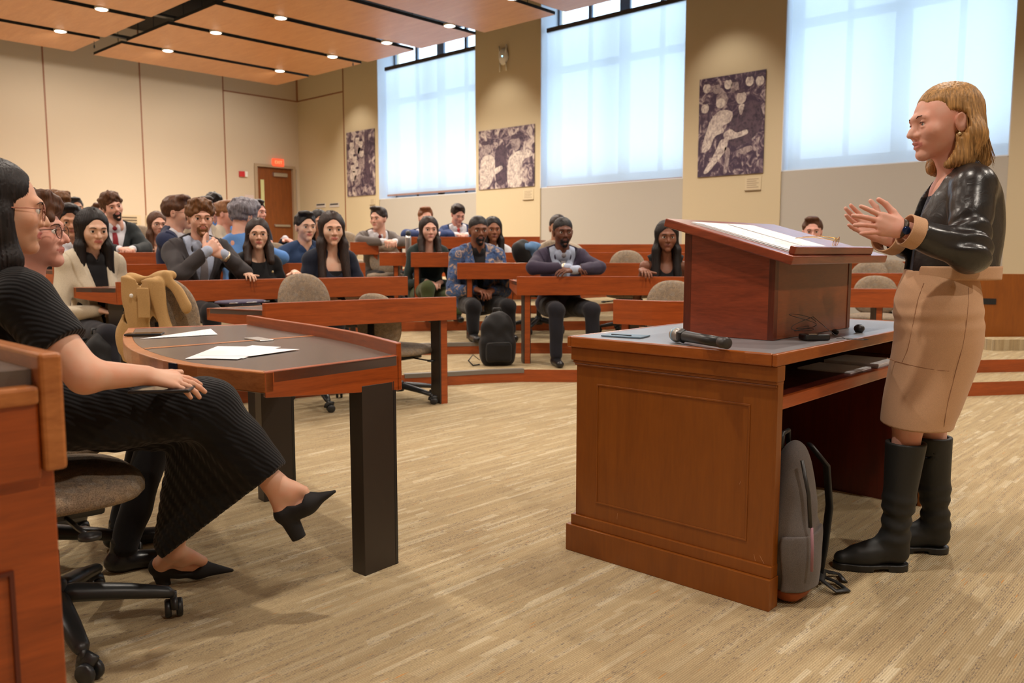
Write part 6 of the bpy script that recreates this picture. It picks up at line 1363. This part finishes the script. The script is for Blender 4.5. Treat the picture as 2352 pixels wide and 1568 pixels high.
    sp = [rc(seqA[i], seqA[i + 1], (.110, .098, .082, .066)[i], (.098, .082, .066, .060)[i]) for i in range(4)] + [rc(seqB[i], seqB[i + 1], (.110, .095, .078, .062)[i], (.095, .078, .062, .058)[i]) for i in range(4)]
    for t in np.linspace(0, 1, 9): sp.append(rc(mixp(kR, hemR, t), mixp(kL, hemL, t), .058, .055)); sp.append(rc(mixp(hpR, kR, t), mixp(hpL, kL, t), .07))
    for t in np.linspace(.15, .95, 6): sp.append(rc(mixp(hemR, hemL, t), mixp(kR, kL, t), .050, .07))
    skr = U(sp, .03)
    hd_ = hemL - hemR; hn = np.cross(hd_, A3(VF)); hn = hn / np.linalg.norm(hn); 
    if hn[2] > 0: hn = -hn
    hem_c = plane(mixp(hemR, hemL, .5) + hn * .018, hn); hdir = V3(hd_ / np.linalg.norm(hd_))
    def skf(P):
        b = skr(P); pl = np.sin((P @ V3((np.cross(hn, A3(VF)) * 1.0))) * 170 + 3 * wob(P, 6, 1)); return np.maximum(b + .0012 * pl + .004 * wob(P, 14, 2), hem_c(P) + .006 * np.abs(np.sin((P @ hdir) * 95)))
    dress = lambda P: smin(tb(P) + .003 * wob(P, 22, 3), skf(P), .04)
    d2 = inter(dress, plane(hpR + A3((0, 0, -.12)), (-.25, 0, -1)), .01)
    sdf_obj('dress', dress, (-.5, -.75, .05), (.85, .45, 1.12), .0052, knit, root)
    # pointed block-heel pumps
    suede = mat('black_suede', (.008, .008, .009, 1), .8)
    for (ank, toe, heel, dn) in ((aR, tR, hRl, None), (aL, tL, hLl, None)):
        d = toe - heel; L = np.linalg.norm(d); d = d / L; up_ = ank - heel; up_ = up_ - d * (up_ @ d); up_ = up_ / np.linalg.norm(up_)
        ball = heel + d * L * .62
        sh0 = U([rc(heel, heel + d * .06, .0335, .0330), rc(heel + d * .05, ball, .0330, .0335, sq=(up_, 1.15)), rc(ball, toe + d * .035, .0335, .006, sq=(up_, 1.3))], .014)
        def shoe(P, sh0=sh0, heel=heel, d=d, up_=up_, L=L):
            Q = P - V3(heel); t = (Q @ V3(d)) / L; u = Q @ V3(up_); hgt_ = np.interp(t, [-.3, -.1, .12, .35, .52, .66, .8, 1.5], [.052, .048, .024, .012, .012, .030, .08, .2]); return np.maximum(sh0(P), (u - hgt_) * .7)
        hb = heel - up_ * .085 * (1 if ank is aR else 0) + d * .006
        if ank is aL: hb = np.array([heel[0], heel[1], .004]) + np.array([d[0], d[1], 0]) * .012
        blk = rc(heel + d * .004 - up_ * .018, hb, .027, .021)
        if ank is aL: shoe_f = inter(U([shoe, blk], .006), plane((0, 0, .001), (0, 0, -1)))
        else: shoe_f = inter(U([shoe, blk], .006), plane(hb, tuple(-up_)))
        al = np.stack([heel, toe, hb, ank]); lo = al.min(0) - .08; hi = al.max(0) + .08
        sdf_obj('pump_shoe', shoe_f, tuple(lo), tuple(hi), .004, suede, root)
    return root, hR, (W_, O, kR, wR)
SIT, _, (Ws, Os, kRs, wRs) = sitter()
pp = at(372, 884, 2.09); phone((pp.x, pp.y, pp.z - .016), R(-38), 'phone lying on the lap of the woman in black, under her hand')
# companion behind her
person(68, 534, 172, 2.75, 'man with glasses, mostly hidden behind the woman in black', hr='brown', style='curly', sk='pink', top='sweater', tc=M['c_dnavy'], arms='lap', face=(2.9, 2.3), head=(-.30, .05, 0), specs=GLB, lv=0, h=.006, smile=1, pants=(M['c_black'], True), knees={1: (.12, .36, -.62), -1: (-.12, .36, -.62)}, fo=-.13)
# ================================================================== near left cabinet with a raised edge
cx, cy, cz = .43, 1.30, .925
cb = empty('wooden_cabinet', (cx, cy, 0), 0, 'wooden cabinet with a grey top at the left edge, nearest the viewer', 'cabinet')
bx('carcass', -1.2, .012, 0, -.012, .52, cz - .06, M['cherry'], cb)
bx('worktop', -1.2, .02, cz - .035, -.03, .53, cz - .012, M['laminate'], cb, 0)
bx('raised_edge', -.032, -.012, cz - .16, .0, .54, cz + .012, M['edge'], cb, .006)
bx('front_rail', -1.2, -.004, cz - .17, -.033, .018, cz - .036, M['cherry'], cb, .004)
bx('front_lip', -1.2, -.012, cz - .060, -.033, .022, cz - .034, M['edge'], cb, .005)
fr = MB(); fr.box((-1.1, .006, .62), (-.075, .013, .626)).box((-.081, .006, .05), (-.075, .013, .62)); fr.build('panel_groove', M['kneehole'], cb)
# ================================================================== coat on the chair, bags, bottles
def coat():
    a0 = CC.rotation_euler.z
    o = empty('trench_coat', CC.location, a0, 'tan trench coat draped over the back of a swivel chair', 'coat')
    f = U([rc((-.17, -.285, .925), (.10, -.285, .955), .034, .026), boxf((-.085, -.330, .69), (.125, .013, .25), rotx(R(3)) @ roty(R(5)), .012), boxf((-.20, -.285, .70), (.014, .05, .20), roty(R(6)) @ rotz(R(-20)), .012), boxf((-.10, -.225, .80), (.10, .014, .13), rotx(R(-6)), .012), rc((.08, -.31, .95), (.20, -.31, .78), .030, .034, sq=((0, 1, 0), 2.2)), rc((.05, -.33, .90), (.10, -.35, .62), .035, .045, sq=((0, 1, 0), 2.6))], .020)
    g = folds(disp(f, .010, 17, 3), .010, (1, .1, .28), 38, 2)
    sdf_obj('cloth', g, (-.33, -.44, .36), (.30, -.16, 1.02), .006, cloth('tan_trench_cotton', 196, 158, 104, .8), o)
    MB().lathe([(.001, 0), (.012, 0), (.012, .004), (.001, .005)], n=12, M=Matrix.Translation((-.10, -.372, .84)) @ Matrix.Rotation(R(90), 4, 'X')).build('button', M['white_plastic'], o, True)
    c = boxf((-.02, -.375, .80), (.036, .008, .085), rotx(.0), .004); sdf_obj('epaulette', disp(c, .002, 30), (-.08, -.40, .69), (.05, -.35, .91), .005, bpy.data.materials['tan_trench_cotton'], o)
coat()
def backpack(loc, rz, w, d, hgt, mt, base, label, straps=True, pocket=True, tilt=0):
    o = empty('backpack', loc, rz, label, 'backpack'); o.rotation_euler = (tilt, 0, rz)
    f = U([ell((0, 0, hgt * .34), (w, d, hgt * .40)), ell((0, 0, hgt * .68), (w * .88, d * .85, hgt * .34)), boxf((0, 0, hgt * .26), (w * .86, d * .74, hgt * .24), r=.04)], .04); f = inter(f, plane((0, 0, .004), (0, 0, -1)), .012); f = disp(disp(f, .006, 16, 1), .003, 42, 2)
    sdf_obj('bag', f, (-w - .05, -d - .05, -.02), (w + .05, d + .05, hgt * 1.1), .007, mt, o)
    if pocket: p = U([boxf((0, -d * .82, hgt * .27), (w * .66, d * .34, hgt * .19), r=.03)], 0); sdf_obj('front_pocket', disp(p, .004, 26, 3), (-w, -d * 1.5, 0), (w, 0, hgt * .6), .007, mt, o); MB().tube([(-w * .6, -d * 1.15, hgt * .44), (0, -d * 1.22, hgt * .46), (w * .6, -d * 1.15, hgt * .44)], .004, 6).build('zip', M['black_metal'], o, True)
    MB().tube([(-.035, d * .4, hgt * .98), (-.03, d * .4, hgt * 1.07), (.03, d * .4, hgt * 1.07), (.035, d * .4, hgt * .98)], .008, 8).build('grab_handle', M['black_plastic'], o, True)
    if base: g = inter(inter(offs(f, .003), plane((0, 0, .045), (0, 0, 1))), plane((0, 0, .002), (0, 0, -1))); sdf_obj('base', g, (-w - .05, -d - .05, -.02), (w + .05, d + .05, .08), .006, base, o)
    if straps:
        for s in (-1, 1): MB().tube([(s * w * .45, d * .7, hgt * .92), (s * w * .55, d * 1.35, hgt * .80), (s * w * .6, d * 1.55, hgt * .5), (s * w * .7, d * 1.3, hgt * .2), (s * w * .75, d * .9, hgt * .08)], .020, 8, flat=.3, upv=(0, 1, 0)).build('strap', M['black_plastic'], o, True)
    return o
bk = cloth('black_nylon', 24, 23, 24, .6); gy = cloth('grey_canvas', 112, 106, 104, .9, 600, .35)
p = onz(1143, 838, LV[1]); b = backpack((p.x, p.y, LV[1]), R(-40), .165, .11, .46, bk, None, 'black backpack standing on the first step beside the table leg')
MB().tube([(-.16, -.03, .05), (-.22, -.05, .10), (-.26, -.06, .05), (-.22, -.06, .008), (-.16, -.04, .012)], .007, 8, flat=.5).build('loose_strap', M['black_plastic'], b, True)
b = backpack((2.462, 1.02, 0), R(90), .095, .075, .49, gy, mat('rust_leather', srgb(150, 72, 22), .5), 'grey backpack with a rust leather base leaning on the teaching desk', straps=False, pocket=False); b.location = (2.452, 1.078, 0); b.rotation_euler = (0, 0, R(8))
MB().tube([(.10, -.02, .47), (.15, -.06, .40), (.17, -.07, .26), (.165, -.06, .12), (.15, -.05, .03)], .022, 10, flat=.35, upv=(.7, -.7, 0)).build('strap', M['black_plastic'], b, True)
MB().tube([(.08, .03, .46), (.13, .04, .38), (.14, .04, .2), (.12, .04, .06)], .020, 10, flat=.35, upv=(.7, .7, 0)).build('strap', M['black_plastic'], b, True)
MB().tube([(.15, -.05, .03), (.17, -.10, .012), (.13, -.145, .008), (.09, -.12, .012), (.11, -.07, .03), (.16, -.06, .045), (.22, -.06, .02), (.25, -.09, .01), (.20, -.12, .008)], .012, 8, flat=.35, upv=(0, 0, 1)).build('loose_strap', M['black_plastic'], b, True)
MB().tube([(-.078, -.045, .46), (-.085, -.07, .36), (-.083, -.078, .26)], .006, 6).build('zip', M['black_metal'], b, True)
MB().tube([(-.083, -.082, .26), (-.09, -.088, .20), (-.095, -.09, .13)], .0045, 6).build('zip_cord', mat('braided_cord', srgb(150, 110, 120), .8), b, True)
fp = inter(offs(U([ell((0, 0, .49 * .34), (.095, .075, .49 * .40)), boxf((0, 0, .49 * .26), (.095 * .86, .075 * .74, .49 * .24), r=.04)], .04), .012), plane((0, 0, .22), (0, .15, 1))); fp = inter(inter(fp, plane((0, 0, .045), (0, 0, -1))), plane((0, 0, 0), (0, 1, 0))); sdf_obj('side_pocket', disp(fp, .004, 30, 1), (-.14, -.13, .02), (.14, .02, .26), .006, gy, b)
p = at(232, 800, 5.75); backpack((p.x, p.y, level(p.x, p.y)), R(20), .13, .10, .42, bk, None, 'black backpack on the floor by the trousers of the woman in the cream coat')
p = at(1198, 585, 9.1); o = sdf_obj('black_bag', disp(U([ell((0, 0, .1), (.13, .09, .13)), ell((.05, 0, .02), (.12, .09, .1))], .04), .01, 24, 2), (-.2, -.16, -.12), (.22, .16, .28), .008, bk); o.location = (p.x, p.y, p.z - .06); tag(o, 'black bag on a chair right of the woman in the white lace top', 'bag')
p = at(1222, 568, 9.15); o = sdf_obj('draped_jacket', folds(disp(U([ell((0, 0, 0), (.17, .08, .06)), ell((.06, 0, -.08), (.12, .06, .12))], .03), .01, 26, 1), .006, (1, 0, 0), 50), (-.24, -.14, -.26), (.24, .14, .1), .008, cloth('blue_denim_jacket', 92, 128, 168)); o.location = p; tag(o, 'light blue jacket hanging on a sideways chair behind the man in the purple suit', 'jacket')
